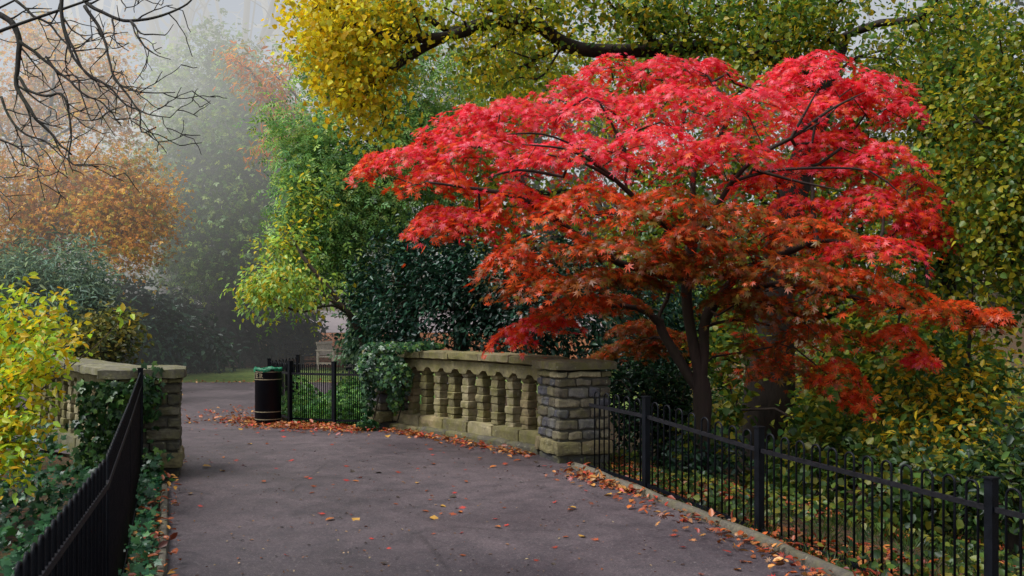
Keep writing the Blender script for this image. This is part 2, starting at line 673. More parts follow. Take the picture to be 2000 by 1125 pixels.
def asphalt_mat():
    m, t, out = base_mat('asphalt')
    p = pos_of(t)
    big = t.noise(.55, 4, .6, p)
    mid = t.noise(4.5, 5, .65, p)
    fine = t.noise(170, 3, .7, p)
    c = t.ramp(mid, [(.3, lin('#4a4348')), (.7, lin('#665a5f'))])
    c = t.mix(t.ramp(big, [(.38, 0), (.66, .42)]), c, lin('#37353d'))
    c = t.mix(1.0, c, t.ramp(fine, [(.3, .5), (.7, 1.6)]), 'MULTIPLY')
    c = t.mix(1.0, c, t.ramp(t.noise(48, 3, .6, p), [(.3, .62), (.7, 1.4)]), 'MULTIPLY')
    # darker and smoother towards the near end, the edge broken by noise
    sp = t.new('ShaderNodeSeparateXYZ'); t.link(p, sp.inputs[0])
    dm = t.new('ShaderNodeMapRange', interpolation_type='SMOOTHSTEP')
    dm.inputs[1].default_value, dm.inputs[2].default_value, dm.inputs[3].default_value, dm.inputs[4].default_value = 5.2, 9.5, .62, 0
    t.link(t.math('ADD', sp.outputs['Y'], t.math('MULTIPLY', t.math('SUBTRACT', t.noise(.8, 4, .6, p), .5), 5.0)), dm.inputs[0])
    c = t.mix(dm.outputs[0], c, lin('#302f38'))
    # old cracks and trodden edges
    wv = t.mix(.12, p, t.new('ShaderNodeTexNoise', i_Scale=2.0).outputs['Color'])
    cr = t.new('ShaderNodeTexVoronoi', feature='DISTANCE_TO_EDGE'); cr.inputs['Scale'].default_value = .55
    t.link(wv, cr.inputs['Vector'])
    c = t.mix(t.math('MULTIPLY', t.ramp(cr.outputs['Distance'], [(.0, .35), (.01, 0)]), t.ramp(t.noise(.9, 2, .5, p), [(.5, 0), (.56, 1)])), c, lin('#1c1a1d'))
    v = t.new('ShaderNodeTexVoronoi', feature='F1'); v.inputs['Scale'].default_value = 120
    t.link(p, v.inputs['Vector'])
    c = t.mix(t.ramp(v.outputs['Color'], [(.80, 0), (.9, .5)]), c, lin('#948a8a'))
    b = t.new('ShaderNodeBsdfPrincipled')
    t.link(c, b.inputs['Base Color'])
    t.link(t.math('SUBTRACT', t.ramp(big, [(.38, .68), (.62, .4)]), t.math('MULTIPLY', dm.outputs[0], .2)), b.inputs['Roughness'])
    bp = t.new('ShaderNodeBump'); bp.inputs['Strength'].default_value = .55; bp.inputs['Distance'].default_value = .008
    t.link(fine, bp.inputs['Height']); t.link(bp.outputs[0], b.inputs['Normal'])
    t.link(b.outputs[0], out.inputs[0])
    return m


def lawn_mat():
    m, t, out = base_mat('lawn_turf')
    p = pos_of(t)
    c = t.ramp(t.noise(2.2, 6, .7, p), [(.3, lin('#58703a')), (.55, lin('#7a9446')), (.75, lin('#a0a050'))])
    c = t.mix(t.ramp(t.noise(13, 4, .7, p), [(.6, 0), (.66, .8)]), c, lin('#a85f34'))
    b = t.new('ShaderNodeBsdfPrincipled')
    t.link(c, b.inputs['Base Color']); b.inputs['Roughness'].default_value = .9
    bp = t.new('ShaderNodeBump'); bp.inputs['Strength'].default_value = 1; bp.inputs['Distance'].default_value = .05
    t.link(t.noise(40, 5, .7, p), bp.inputs['Height']); t.link(bp.outputs[0], b.inputs['Normal'])
    t.link(b.outputs[0], out.inputs[0])
    return m


put('ground', sheet('ground', -70, 70, -6, 130, 260, 300, -.045, 1.5), soil_mat(), kind='structure')

ys = np.concatenate([np.linspace(0, 16, 90), np.linspace(16.2, 25.5, 30)])
u = np.linspace(0, 1, 41)
X = left_of(ys)[:, None] * (1 - u) + right_of(ys)[:, None] * u
Y = np.repeat(ys[:, None], 41, 1)
wob = .25 * (noise3(np.stack([X, Y * 0, Y * 0], -1), 3) - .5) * (Y > 25.4)
V = np.stack([X, Y + wob, path_z(X, Y) + .004 + .012 * (1 - (2 * u[None] - 1) ** 2)], -1).reshape(-1, 3)
i = (np.arange(len(ys) - 1)[:, None] * 41 + np.arange(40)[None]).ravel()
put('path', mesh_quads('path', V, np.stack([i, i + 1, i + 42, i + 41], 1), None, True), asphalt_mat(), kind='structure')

put('lawn', sheet('lawn', -26, 4, 25.3, 33.5, 80, 40, -.012), lawn_mat(), kind='structure')
put('leafy_bank_ground', sheet('leafy_bank', -10, 6, 33.4, 42.2, 40, 40, -.015),
    plain_mat('leaf_covered_ground', lin('#84502c'), .9, .45, 6, 0, .8), kind='structure')
put('far_path', sheet('far_path', -9.6, 4, 42.0, 50, 30, 24, .0), plain_mat('far_asphalt', lin('#8f8488'), .8, .12, 3), kind='structure')

M_KERB = stone_mat('kerb_stone', .25)
_rng = np.random.default_rng(11)


def rough_box(c, U, Vv, W, hu, hv, hw, bev=.012, rough=.006, n=4, seed=0):
    """a worn block: subdivided box with softened arrises and an uneven face. centre C, unit axes, half sizes"""
    g = np.linspace(-1, 1, n)
    pts, idx, F = [], {}, []

    def vid(a, b, cc):
        k = (round(a, 4), round(b, 4), round(cc, 4))
        if k not in idx:
            idx[k] = len(pts); pts.append(k)
        return idx[k]
    for ax in range(3):
        for s in (-1, 1):
            for a in range(n - 1):
                for b in range(n - 1):
                    q = []
                    for (i2, j2) in ((a, b), (a + 1, b), (a + 1, b + 1), (a, b + 1)):
                        k = [0, 0, 0]
                        k[ax] = s; k[(ax + 1) % 3] = g[i2]; k[(ax + 2) % 3] = g[j2]
                        q.append(vid(*k))
                    F.append(q if s > 0 else q[::-1])
    p = np.array(pts)
    h = np.array([hu, hv, hw])
    on = np.abs(p) > .999
    cnt = on.sum(1, keepdims=True)
    b = min(bev, h.min() * .6)
    q = p * h - np.sign(p) * on * (cnt > 1) * b * np.where(cnt > 2, .85, .6)
    nz = np.stack([noise3(q * 1.0 + seed * 7.31 + o, .07) for o in (0, 13.7, 29.1)], 1) - .5
    q = q + nz * rough * 2
    V = np.asarray(c) + q[:, 0:1] * U + q[:, 1:2] * Vv + q[:, 2:3] * W
    return V, F


ZUP = np.array([0, 0, 1.])


def kerb(name, pts, w, h, seed, length=.9):
    q = smooth_path([(x, y, 0) for x, y in pts], .1)
    s = np.concatenate([[0], np.cumsum(np.linalg.norm(np.diff(q, axis=0), axis=1))])
    mb = MB()
    rng = np.random.default_rng(seed)
    n = max(1, int(s[-1] / length))
    for k in range(n):
        a = np.array([np.interp(s[-1] * k / n, s, q[:, j]) for j in range(2)])
        b = np.array([np.interp(s[-1] * (k + 1) / n, s, q[:, j]) for j in range(2)])
        m = (a + b) / 2
        U = np.append(unit(b - a), 0)
        z = path_z(m[0], m[1]) + rng.uniform(-.006, .006)
        U[2] = (path_z(*b) - path_z(*a)) / np.linalg.norm(b - a)
        U = unit(U)
        Vv = unit(np.cross(ZUP, U)); W = np.cross(U, Vv)
        c = lin('#746d62') * rng.uniform(.75, 1.1)
        V, F = rough_box((m[0], m[1], z + h / 2 - .06), U, Vv, W, np.linalg.norm(b - a) / 2 - .004, w / 2, h / 2 + .06, .018, .006, 5, k + seed)
        mb.add(V, F, c)
    return mb.build(name, M_KERB, kind='structure', smooth=True)


kerb('kerb', [(.66, 11.02), (1.07, 10.0), (1.76, 8.35), (2.26, 6.98), (2.89, 5.2), (3.54, 3), (4.1, 1)], .1, .07, 1)
kerb('kerb', [(-3.42, 9.8), (-2.97, 8.5), (-2.46, 6.98), (-1.9, 5), (-1.3, 3), (-.75, 1)], .075, .075, 2, .6)

# ------------------------------------------------------------------ the two stone balustrades
M_STONE = stone_mat('weathered_stone', .62)
M_PIER = stone_mat('pier_stone', .34)
M_MORTAR = plain_mat('mortar', lin('#4c4a40'), .95, .25, 14, 0, .5)
GREYS = palette(['#74747e', '#7f7d7c', '#88806f', '#62636e', '#8f866f', '#756c5c', '#8c8886', '#6b6a76'])
OCHRES = palette(['#9c926a', '#a89d78', '#8f8660', '#b0a582', '#8a8258', '#a2926c'])
DARKS = palette(['#4a4a4e', '#55524e', '#46443f'])


def pillar(parent, A, U, Vv, lu, lv, z0, seed, courses, name='pillar'):
    """square pier of coursed rubble: courses are (height, palette, proud, stone length)"""
    rng = np.random.default_rng(seed)
    A = np.append(np.asarray(A, float), z0)
    U, Vv = np.append(unit(np.asarray(U, float)), 0), np.append(unit(np.asarray(Vv, float)), 0)
    mb, core = MB(), MB()
    H = sum(c[0] for c in courses)
    e = .03
    core.box(A + U * e + Vv * e - ZUP * .25, U * (lu - 2 * e), Vv * (lv - 2 * e), ZUP * (H + .25 - .01))
    z = 0
    for ci, (h, pal, proud, sl) in enumerate(courses):
        dp = .13
        for side in range(4):
            along, ln, inw, o = ((U, lu, Vv, A), (Vv, lv, -U, A + U * lu), (-U, lu, -Vv, A + U * lu + Vv * lv), (-Vv, lv, U, A + Vv * lv))[side]
            a0, a1 = (-proud, ln + proud) if (side + ci) % 2 == 0 else (dp - proud, ln - dp + proud)
            cuts = [a0]
            while a1 - cuts[-1] > sl * 1.5:
                cuts.append(cuts[-1] + sl * rng.uniform(.6, 1.3))
            cuts.append(a1)
            for k in range(len(cuts) - 1):
                s0, s1 = cuts[k], cuts[k + 1]
                hh = h / 2 - .006
                c = o + along * (s0 + s1) / 2 + inw * (dp / 2 - proud + rng.uniform(-.006, .006)) + ZUP * (z + h / 2)
                V, F = rough_box(c, along, inw, ZUP, (s1 - s0) / 2 - .006, dp / 2, hh * rng.uniform(.94, 1), .012, .013, 6, rng.integers(1e4))
                mb.add(V, F, pal[rng.integers(len(pal))] * rng.uniform(.72, 1.18))
        z += h
    p = mb.build(name, M_PIER, parent)
    core.build('mortar_core', M_MORTAR, p)
    return p


def slab(mb, a, b, side0, side1, z0, z1, pal, rng, gap=.004, ends=(0, 0), n=6):
    """one coping or plinth block between plan points a and b, from SIDE0 to SIDE1 across"""
    a, b = np.asarray(a, float), np.asarray(b, float)
    U = unit(b - a)
    a, b = a - U * ends[0], b + U * ends[1]
    Nv = np.array([-U[1], U[0]])
    c = (a + b) / 2 + Nv * (side0 + side1) / 2
    V, F = rough_box((c[0], c[1], (z0 + z1) / 2), np.append(U, 0), np.append(Nv, 0), ZUP, np.linalg.norm(b - a) / 2 - gap, abs(side1 - side0) / 2, (z1 - z0) / 2, .02, .009, n, rng.integers(1e4))
    mb.add(V, F, pal[rng.integers(len(pal))] * rng.uniform(.85, 1.15))


def baluster(parent, x, y, z0, z1, rot, seed):
    """a square chamfered post of stacked rough drums, with cap and foot"""
    rng = np.random.default_rng(seed)
    H = z1 - z0
    k = 16
    a = np.arange(k) * 2 * math.pi / k
    cs = np.cos(a), np.sin(a)
    sq = 1 / np.maximum(np.abs(cs[0]), np.abs(cs[1]))
    prof = [(0, .083), (.07, .085), (.085, .068)]
    n = 5
    zz = np.linspace(.085, .86, n + 1)
    for q in range(n):
        w = (.078, .092, .08, .09, .076)[(q + seed) % 5] * rng.uniform(.95, 1.05)
        h = zz[q + 1] - zz[q]
        prof += [(zz[q] + h * .03, w * .9), (zz[q] + h * .12, w), (zz[q] + h * .5, w * rng.uniform(.97, 1.05)), (zz[q] + h * .88, w), (zz[q] + h * .97, w * .9), (zz[q + 1], w * .8)]
    prof += [(.875, .072), (.9, .085), (1.0, .088)]
    V = []
    for t, r in prof:
        rr = r * .93 * np.minimum(sq, 1.3)
        V.append(np.stack([rr * cs[0], rr * cs[1], np.full(k, t * H)], 1))
    V = np.concatenate(V)
    F = [(i * k + j, i * k + (j + 1) % k, (i + 1) * k + (j + 1) % k, (i + 1) * k + j) for i in range(len(prof) - 1) for j in range(k)]
    V = V + (np.stack([noise3(V + seed * 3.3 + o, .06) for o in (0, 9, 21)], 1) - .5) * .022 * np.array([1, 1, .3])
    c, s = math.cos(rot), math.sin(rot)
    W = np.stack([x + V[:, 0] * c - V[:, 1] * s, y + V[:, 0] * s + V[:, 1] * c, z0 + V[:, 2]], 1)
    base = OCHRES[rng.integers(len(OCHRES))]
    shade = np.repeat([.8 + .45 * rng.random() for _ in range(n + 2)], 1)
    band = np.clip(((V[:, 2] / H - .085) / .775 * n).astype(int) + 1, 0, n + 1)
    mb = MB().add(W, F, base[None] * shade[band][:, None])
    return mb.build('baluster', M_STONE, parent)


def frieze(parent, pts, z_lo, z_hi, half, mids):
    """the beam over the balusters: its underside rises in a shallow arch between each two"""
    mb = MB()
    s = np.concatenate([[0], np.cumsum(np.linalg.norm(np.diff(pts, axis=0), axis=1))])
    S = np.linspace(0, s[-1], 90)
    xy = np.stack([np.interp(S, s, pts[:, j]) for j in range(2)], 1)
    U = unit(np.gradient(xy, axis=0)); N = np.stack([-U[:, 1], U[:, 0]], 1)
    m = np.array(mids)
    near = np.min(np.abs(S[:, None] - m[None]), axis=1)
    gap = np.diff(m).mean() / 2
    lo = z_lo + .055 * np.clip((near - .088) / (gap - .088) * 3.0, 0, 1) ** .6
    V, F = [], []
    for i2 in range(len(S)):
        zt = path_z(*xy[i2]) * .5
        for sgn, z in ((-1, lo[i2]), (-1, z_hi), (1, z_hi), (1, lo[i2])):
            p = xy[i2] + N[i2] * sgn * half
            V.append((p[0], p[1], z + zt))
    for i2 in range(len(S) - 1):
        for j in range(4):
            F.append((i2 * 4 + j, i2 * 4 + (j + 1) % 4, i2 * 4 + 4 + (j + 1) % 4, i2 * 4 + 4 + j))
    V = np.array(V)
    V = V + (np.stack([noise3(V + o, .09) for o in (0, 9, 21)], 1) - .5) * .012
    return mb.add(V, F, OCHRES[0]).build('frieze', M_STONE, parent)


COURSES = [(.12, DARKS, -.01, .3), (.17, OCHRES, .025, .34)] + [(h, GREYS, 0, .21) for h in (.115, .13, .12, .115, .125, .1)] + [(.085, OCHRES, .01, .3)]

# right balustrade: near pier, curved run of ten balusters, far pier under ivy
br = thing('stone_balustrade', 'mossy stone balustrade below the red maple with a square pier at its near end', 'balustrade', (.5, 12, 0))
A1, U1, V1 = np.array([.52, 11.2]), np.array([-.34, .94]), np.array([.94, .34])
pillar(br, A1, U1, V1, .66, .66, 0, 3, COURSES)
A2, U2, V2 = np.array([-1.92, 14.45]), unit(np.array([-.53, .85])), unit(np.array([.85, .53]))
pillar(br, A2, U2, V2, .52, .5, .03, 4, COURSES)
ra, rb = np.array([.50, 11.95]), np.array([-1.62, 14.72])
ctrl = (ra + rb) / 2 + unit(np.array([rb[1] - ra[1], ra[0] - rb[0]])) * .12
tt = np.linspace(0, 1, 40)[:, None]
run = (1 - tt) ** 2 * ra + 2 * tt * (1 - tt) * ctrl + tt ** 2 * rb
rs = np.concatenate([[0], np.cumsum(np.linalg.norm(np.diff(run, axis=0), axis=1))])


def on_run(run, rs, s):
    return np.array([np.interp(s, rs, run[:, j]) for j in range(2)])


rng = np.random.default_rng(21)
mids = [.17 + (rs[-1] - .3) * k / 9.5 for k in range(10)]
for k, s in enumerate(mids):
    p = on_run(run, rs, s)
    q = on_run(run, rs, s + .05) - on_run(run, rs, s - .05)
    zz = path_z(*p) * .5
    baluster(br, p[0], p[1], .27 + zz, .93 + zz, math.atan2(q[1], q[0]), 40 + k)
mb, mc, ml = MB(), MB(), MB()
n = 6
for k in range(n):
    a, b = on_run(run, rs, rs[-1] * k / n), on_run(run, rs, rs[-1] * (k + 1) / n)
    zz = path_z(*((a + b) / 2)) * .5
    slab(mb, a, b, -.13, .13, .0 + zz, .27 + zz, OCHRES, rng, .003)
for k in range(5):
    a, b = on_run(run, rs, rs[-1] * k / 5), on_run(run, rs, rs[-1] * (k + 1) / 5)
    zz = path_z(*((a + b) / 2)) * .6
    slab(ml, a, b, .12, .25, -.05 + zz, .12 + zz, palette(['#7a7358', '#857b5a', '#6a6658']), rng, .003, (.0, .04 if k == 4 else 0))
for k in range(5):
    a, b = on_run(run, rs, rs[-1] * k / 5), on_run(run, rs, rs[-1] * (k + 1) / 5)
    zz = path_z(*((a + b) / 2)) * .6
    slab(mc, a, b, -.2, .2, 1.065 + zz, 1.185 + zz, OCHRES, rng, .003, (.06 if k == 0 else 0, .1 if k == 4 else 0), 7)
frieze(br, run, .9, 1.062, .12, mids)
mb.build('plinth', M_STONE, br)
ml.build('ledge', M_STONE, br)
mc.build('coping', M_STONE, br)
mp = MB()
slab(mp, A1, A1 + V1 * .66, -.05, .72, 1.083, 1.195, palette(['#857b5e', '#7c745a']), rng, 0, (.06, .07), 9)
mp.build('pier_cap', M_STONE, br)
mp = MB()
slab(mp, A2 - U2 * .04, A2 + U2 * .56, -.54, .05, 1.113, 1.22, OCHRES, rng, 0, (0, 0), 7)
mp.build('pier_cap', M_STONE, br)

# left balustrade: pier beside the path, run going away behind the yellow shrub
bl = thing('stone_balustrade', 'mossy stone balustrade behind the yellow leaved shrub, ivy on its square pier', 'balustrade', (-3.8, 10.6, 0))
AL = np.array([-3.45, 10.36])
UL, VL = unit(np.array([-.955, -.3])), unit(np.array([-.3, .955]))
# corner seen first is the one by the path; faces run along UL (towards the camera) and VL (away)
pillar(bl, AL + UL * .72, -UL, VL, .72, .7, -.12, 6, [(c[0], palette(['#5f5a4c', '#6b6552', '#75705c', '#57554f']) if c[1] is GREYS else c[1], c[2], .3) for c in COURSES[:1] + COURSES[:-1] + [(.07, OCHRES, .01, .3)]])
mp = MB()
slab(mp, AL, AL + UL * .76, -.74, .05, 1.05, 1.165, palette(['#8a8674', '#7c7a68']), rng, 0, (.05, .05), 9)
mp.build('pier_cap', M_STONE, bl)
la, lb = np.array([-4.22, 10.72]), np.array([-6.75, 14.1])
lt = np.linspace(0, 1, 20)[:, None]
lrun = la + (lb - la) * lt
lrs = np.concatenate([[0], np.cumsum(np.linalg.norm(np.diff(lrun, axis=0), axis=1))])
lm = [.2 + (lrs[-1] - .4) * k / 11 for k in range(12)]
for k, s in enumerate(lm):
    p = on_run(lrun, lrs, s)
    baluster(bl, p[0], p[1], .27, .93, math.atan2(lb[1] - la[1], lb[0] - la[0]), 70 + k)
mb, mc = MB(), MB()
for k in range(6):
    a, b = on_run(lrun, lrs, lrs[-1] * k / 6), on_run(lrun, lrs, lrs[-1] * (k + 1) / 6)
    slab(mb, a, b, -.14, .14, -.3, .27, palette(['#8a8870', '#7c7a60']), rng, .003)
    slab(mc, a, b, -.24, .26, 1.06, 1.17, palette(['#97937f', '#8a8674']), rng, .003, (.1 if k == 0 else 0, 0), 7)
frieze(bl, lrun, .9, 1.058, .12, lm)
mb.build('plinth', M_STONE, bl)
mc.build('coping', M_STONE, bl)

# ------------------------------------------------------------------ iron railings
M_IRON = plain_mat('black_painted_iron', lin('#0c1018'), .5, .45, 12, 0, .25, .22)
M_IRON_TOP = plain_mat('worn_iron', lin('#1a1a20'), .5, .6, 25, 0, .3, .3)


def hoop(parent, a, b, z0, z1, r=.0085):
    """one bow: two bars joined by a half circle"""
    a, b = np.asarray(a, float), np.asarray(b, float)
    w = np.linalg.norm(b - a) / 2
    c, U = (a + b) / 2, unit(b - a)
    pts = [(a[0], a[1], z0[0])]
    zs = (z1[0] + z1[1]) / 2 - w
    for t in np.linspace(math.pi, 0, 9):
        q = c + U * w * math.cos(t)
        pts.append((q[0], q[1], zs + w * math.sin(t)))
    pts.append((b[0], b[1], z0[1]))
    return MB().tube(pts, r, 6).build('hoop', M_IRON, parent, smooth=True)


def railing(label, posts, hoops, height, zf, group, post_w=.06, post_at=None, rail_drop=.17, rail_low=.09, end_rail=None, bow=.5):
    """bow-top railing: posts at plan points POSTS, HOOPS[i] bows in each bay; post_at says which of the points carry a post"""
    t = thing('iron_railing', label, 'railing', (posts[0][0], posts[0][1], 0), group)
    for i, p in enumerate(posts):
        if post_at is None or post_at[i]:
            d = unit(np.array(posts[min(i + 1, len(posts) - 1)]) - np.array(posts[max(i - 1, 0)]))
            nn = np.array([-d[1], d[0]])
            z = zf(*p)
            o = np.append(np.array(p) - d * post_w / 2 - nn * post_w / 2, z - .2)
            mb = MB().box(o, np.append(d, 0) * post_w, np.append(nn, 0) * post_w, ZUP * (height + .235))
            e = post_w * .12
            mb.box(o + np.append(-d * e - nn * e, height + .235), np.append(d, 0) * (post_w + 2 * e), np.append(nn, 0) * (post_w + 2 * e), ZUP * .012)
            mb.build('post', M_IRON, t)
    for i in range(len(posts) - 1):
        a, b = np.array(posts[i]), np.array(posts[i + 1])
        n = hoops[i]
        L = np.linalg.norm(b - a)
        d = (b - a) / L
        m = post_w * .9
        pitch = (L - 2 * m) / n
        for k in range(n):
            s = m + pitch * (k + .5)
            p, q = a + d * (s - pitch * bow / 2), a + d * (s + pitch * bow / 2)
            hoop(t, p, q, (zf(*p) + .0, zf(*q) + .0), (zf(*p) + height, zf(*q) + height))
        nn = np.array([-d[1], d[0]])
        for dz, hh in ((height - rail_drop, .034), (rail_low, .03)):
            za, zb = zf(*a) + dz, zf(*b) + dz
            w = .012
            P0 = np.append(a - nn * w, za); P1 = np.append(b - nn * w, zb)
            MB().box(P0, P1 - P0, np.append(nn * 2 * w, 0), ZUP * hh).build('rail', M_IRON_TOP if dz > .3 else M_IRON, t)
    return t


def zr(x, y):
    return float(path_z(x, y) - .05 - .075 * sst(9.6, 8.5, y))


railing('black bow-top railing running from the balustrade pier along the kerb under the maple',
        [(.84, 10.75), (1.314, 9.75), (2.07, 8.33), (3.0, 6.23), (4.25, 3.9)], [5, 8, 12, 13], .925, zr, 'bow-top railings along the path', post_at=[0, 1, 1, 1, 1])


def zl(x, y):
    return float(path_z(x, y) - .03)


LP = [(-3.77, 10.1), (-2.98, 7.75), (-2.2, 5.4), (-1.66, 3.3), (-1.3, 1.5)]
railing('black bow-top railing beside the yellow leaved shrub, receding to the ivy covered pier', LP, [19, 20, 17, 15], 1.15, zl, 'bow-top railings along the path', .05, [1, 0, 0, 0, 1])


def zb(x, y):
    return float(path_z(x, y) - .02)


railing('black bow-top railing behind the litter bin, in front of low green plants',
        [(-2.12, 15.05), (-2.72, 15.2), (-3.48, 15.62), (-4.12, 16.9), (-4.0, 18.6)], [8, 9, 8, 8], .96, zb, 'bow-top railings along the path', .06, [0, 1, 1, 1, 1])

# ------------------------------------------------------------------ litter bin
bx, by = -3.76, 15.35
zb0 = float(path_z(bx, by)) + .004
bn = thing('litter_bin', 'round black litter bin with gold bands, lettering and a green liner', 'litter bin', (bx, by, zb0))
M_BIN = plain_mat('bin_black_paint', lin('#0c121c'), .5, .3, 8, 0, .1, .25)
M_GOLD = plain_mat('bin_gold_line', lin('#94896f'), .5, .15, 20)
M_LINER = plain_mat('green_liner_plastic', lin('#177050'), .4, .2, 12, 0, .6)
rb_ = .2
MB().lathe((bx, by, zb0), [(.175, 0), (.18, .06), (rb_, .075), (rb_, .84), (rb_ + .006, .845), (rb_ + .006, .86), (rb_ - .012, .862), (rb_ - .015, .5)], 40, cap=False).build('body', M_BIN, bn, smooth=True)
MB().lathe((bx, by, zb0), [(rb_ - .016, .55), (.02, .52)], 40, cap=False).build('inner_base', M_BIN, bn)
for z in (.1, .215, .71, .825):
    MB().lathe((bx, by, zb0), [(rb_ + .0005, z - .006), (rb_ + .004, z - .006), (rb_ + .004, z + .006), (rb_ + .0005, z + .006)], 40, cap=False).build('gold_band', M_GOLD, bn)
k = 60
a = np.arange(k) * 2 * math.pi / k
rw = np.random.default_rng(3)
V = []
for rr, z, jr, jz in ((rb_ + .01, .835, .004, .012), (rb_ + .018, .868, .006, .006), (rb_ + .004, .885, .006, .008), (rb_ - .022, .878, .006, .008), (rb_ - .03, .7, .01, .01)):
    w1 = rr + jr * np.sin(a * 9 + z * 40) + jr * rw.normal(size=k) * .5
    V.append(np.stack([bx + w1 * np.cos(a), by + w1 * np.sin(a), zb0 + z + jz * rw.normal(size=k) * .6 + jz * np.sin(a * 5)], 1))
F = [(i2 * k + j, i2 * k + (j + 1) % k, (i2 + 1) * k + (j + 1) % k, (i2 + 1) * k + j) for i2 in range(4) for j in range(k)]
MB().add(np.concatenate(V), F).build('liner', M_LINER, bn, smooth=True)
GL = {  # serif capitals as boxes and strokes on a 0..1 x 0..1 field
    'L': [(.12, 0, .34, 1), (.0, .93, .46, 1), (0, 0, .9, .1), (.8, .1, .9, .3)],
    'I': [(.36, 0, .62, 1), (.2, .93, .78, 1), (.2, 0, .78, .07)],
    'T': [(.38, 0, .62, 1), (.02, .9, .98, 1), (.02, .7, .1, .9), (.9, .7, .98, .9), (.24, 0, .76, .07)],
    'E': [(.1, 0, .34, 1), (0, .91, .86, 1), (0, 0, .9, .09), (.34, .46, .66, .55), (.78, .74, .86, .91), (.82, .09, .9, .28), (.6, .38, .66, .63)],
    'R': [(.08, 0, .3, 1), (0, .92, .6, 1), (0, 0, .4, .07), (.3, .46, .6, .54), (.56, .54, .8, .92), (.48, .28, .66, .46), (.6, .1, .8, .28), (.7, 0, .98, .1)],
}
mb = MB()
th = -4.0 - 6 * 22
for ch in 'LITTER':
    for x0, y0, x1, y1 in GL[ch]:
        V, F = [], []
        m = 4
        for xi in np.linspace(x0, x1, m):
            ang = R(th + xi * 17.5)
            for yi in (y0, y1):
                for rr in (rb_ + .0015, rb_ + .0035):
                    V.append((bx + rr * math.sin(ang), by - rr * math.cos(ang), zb0 + .733 + yi * .07))
        for s in range(m - 1):
            o = s * 4
            F += [(o, o + 4, o + 6, o + 2), (o + 1, o + 3, o + 7, o + 5), (o + 2, o + 6, o + 7, o + 3), (o, o + 1, o + 5, o + 4)]
        F += [(0, 2, 3, 1), ((m - 1) * 4, (m - 1) * 4 + 1, (m - 1) * 4 + 3, (m - 1) * 4 + 2)]
        mb.add(V, F)
    th += 22
mb.build('lettering', M_GOLD, bn)

# ------------------------------------------------------------------ benches


def bench(label, x, y, rot, wood, length=1.5):
    z0 = float(ground_z(x, y)) - .012
    t = thing('park_bench', label, 'bench', (x, y, z0), 'benches on the far lawn')
    c, s = math.cos(rot), math.sin(rot)
    O = np.array([x, y, z0])
    Ex, Ey = np.array([c, s, 0]), np.array([-s, c, 0])   # Ex: the way it faces, Ey: along it

    def B(name, a, b):
        a, b = np.array(a, float), np.array(b, float)
        MB().box(O + Ex * a[0] + Ey * a[1] + ZUP * a[2], Ex * (b[0] - a[0]), Ey * (b[1] - a[1]), ZUP * (b[2] - a[2])).build(name, wood, t)
    h = length / 2
    mb = MB()
    for k in range(5):
        mb.box(O + Ex * (-.2 + k * .1) - Ey * h + ZUP * .42, Ex * .085, Ey * length, ZUP * .03)
    mb.build('seat', wood, t)
    mb = MB()
    tilt = unit(np.array([-.2, 0, 1.]))
    T = Ex * tilt[0] + ZUP * tilt[2]
    Np = unit(np.cross(Ey, T))
    b0 = O - Ex * .24 + ZUP * .47
    mb.box(b0 - Ey * h + T * .36, Ey * length, T * .08, Np * .035)
    mb.box(b0 - Ey * h, Ey * length, T * .06, Np * .035)
    n = int(length / .11)
    for k in range(n):
        mb.box(b0 - Ey * (h - .03 - k * (length - .06) / n) + T * .06, Ey * .06, T * .3, Np * .02)
    mb.build('backrest', wood, t)
    for sy in (-1, 1):
        y0 = sy * (h - .04)
        B('leg', (.22, y0 - .035, 0), (.29, y0 + .035, .62))
        B('leg', (-.3, y0 - .035, 0), (-.23, y0 + .035, .62))
        B('armrest', (-.32, y0 - .045, .622), (.34, y0 + .045, .66))
        B('stretcher', (-.23, y0 - .02, .2), (.22, y0 + .02, .26))
    return t


M_PALE_WOOD = plain_mat('silvered_teak', lin('#b3a79c'), .8, .25, 12)
M_DARK_WOOD = plain_mat('dark_wet_wood', lin('#2b2a2b'), .7, .3, 12)
bench('pale silvered wooden bench with slatted back on the lawn by the leaf covered bank', -5.75, 32.0, R(-12), M_PALE_WOOD, 1.3)
bench('dark wooden bench in shade on the lawn, beside a rounded bush', -6.85, 32.4, R(-15), M_DARK_WOOD, 1.3)
# ------------------------------------------------------------------ leaf and bark materials
M_BARK_DARK = bark_mat('dark_wet_bark', lin('#1c1815'), lin('#3d342c'))
M_BARK_MAPLE = bark_mat('maple_bark', lin('#251c1a'), lin('#43322c'), lin('#33301f'), 10)
M_BARK_BROWN = bark_mat('brown_bark', lin('#2c2420'), lin('#5a4a40'), lin('#3e4230'))
M_BARK_GREY = bark_mat('grey_bark', lin('#3a3836'), lin('#5e5a56'))
M_TWIG = bark_mat('bare_twig_bark', lin('#1d1b1c'), lin('#393431'), lin('#33372a'), 20)
M_LEAF = leaf_mat('leaf_blade', .46, .022)
M_MAPLE = leaf_mat('maple_leaf', .42, .022, .34, (1.3, 1.05, .75))
M_GLOSSY = leaf_mat('glossy_leaf', .18, .03, .3)
M_LITTER = leaf_mat('fallen_leaf', .1, .05, .45)


def line(d, *pts):
    """a limb through photo points, at depth D (or depths running D[0]..D[1])"""
    if hasattr(d, '__len__'):
        ds = np.linspace(d[0], d[1], len(pts))
    else:
        ds = [d] * len(pts)
    return [P(x, y, q) for (x, y), q in zip(pts, ds)]


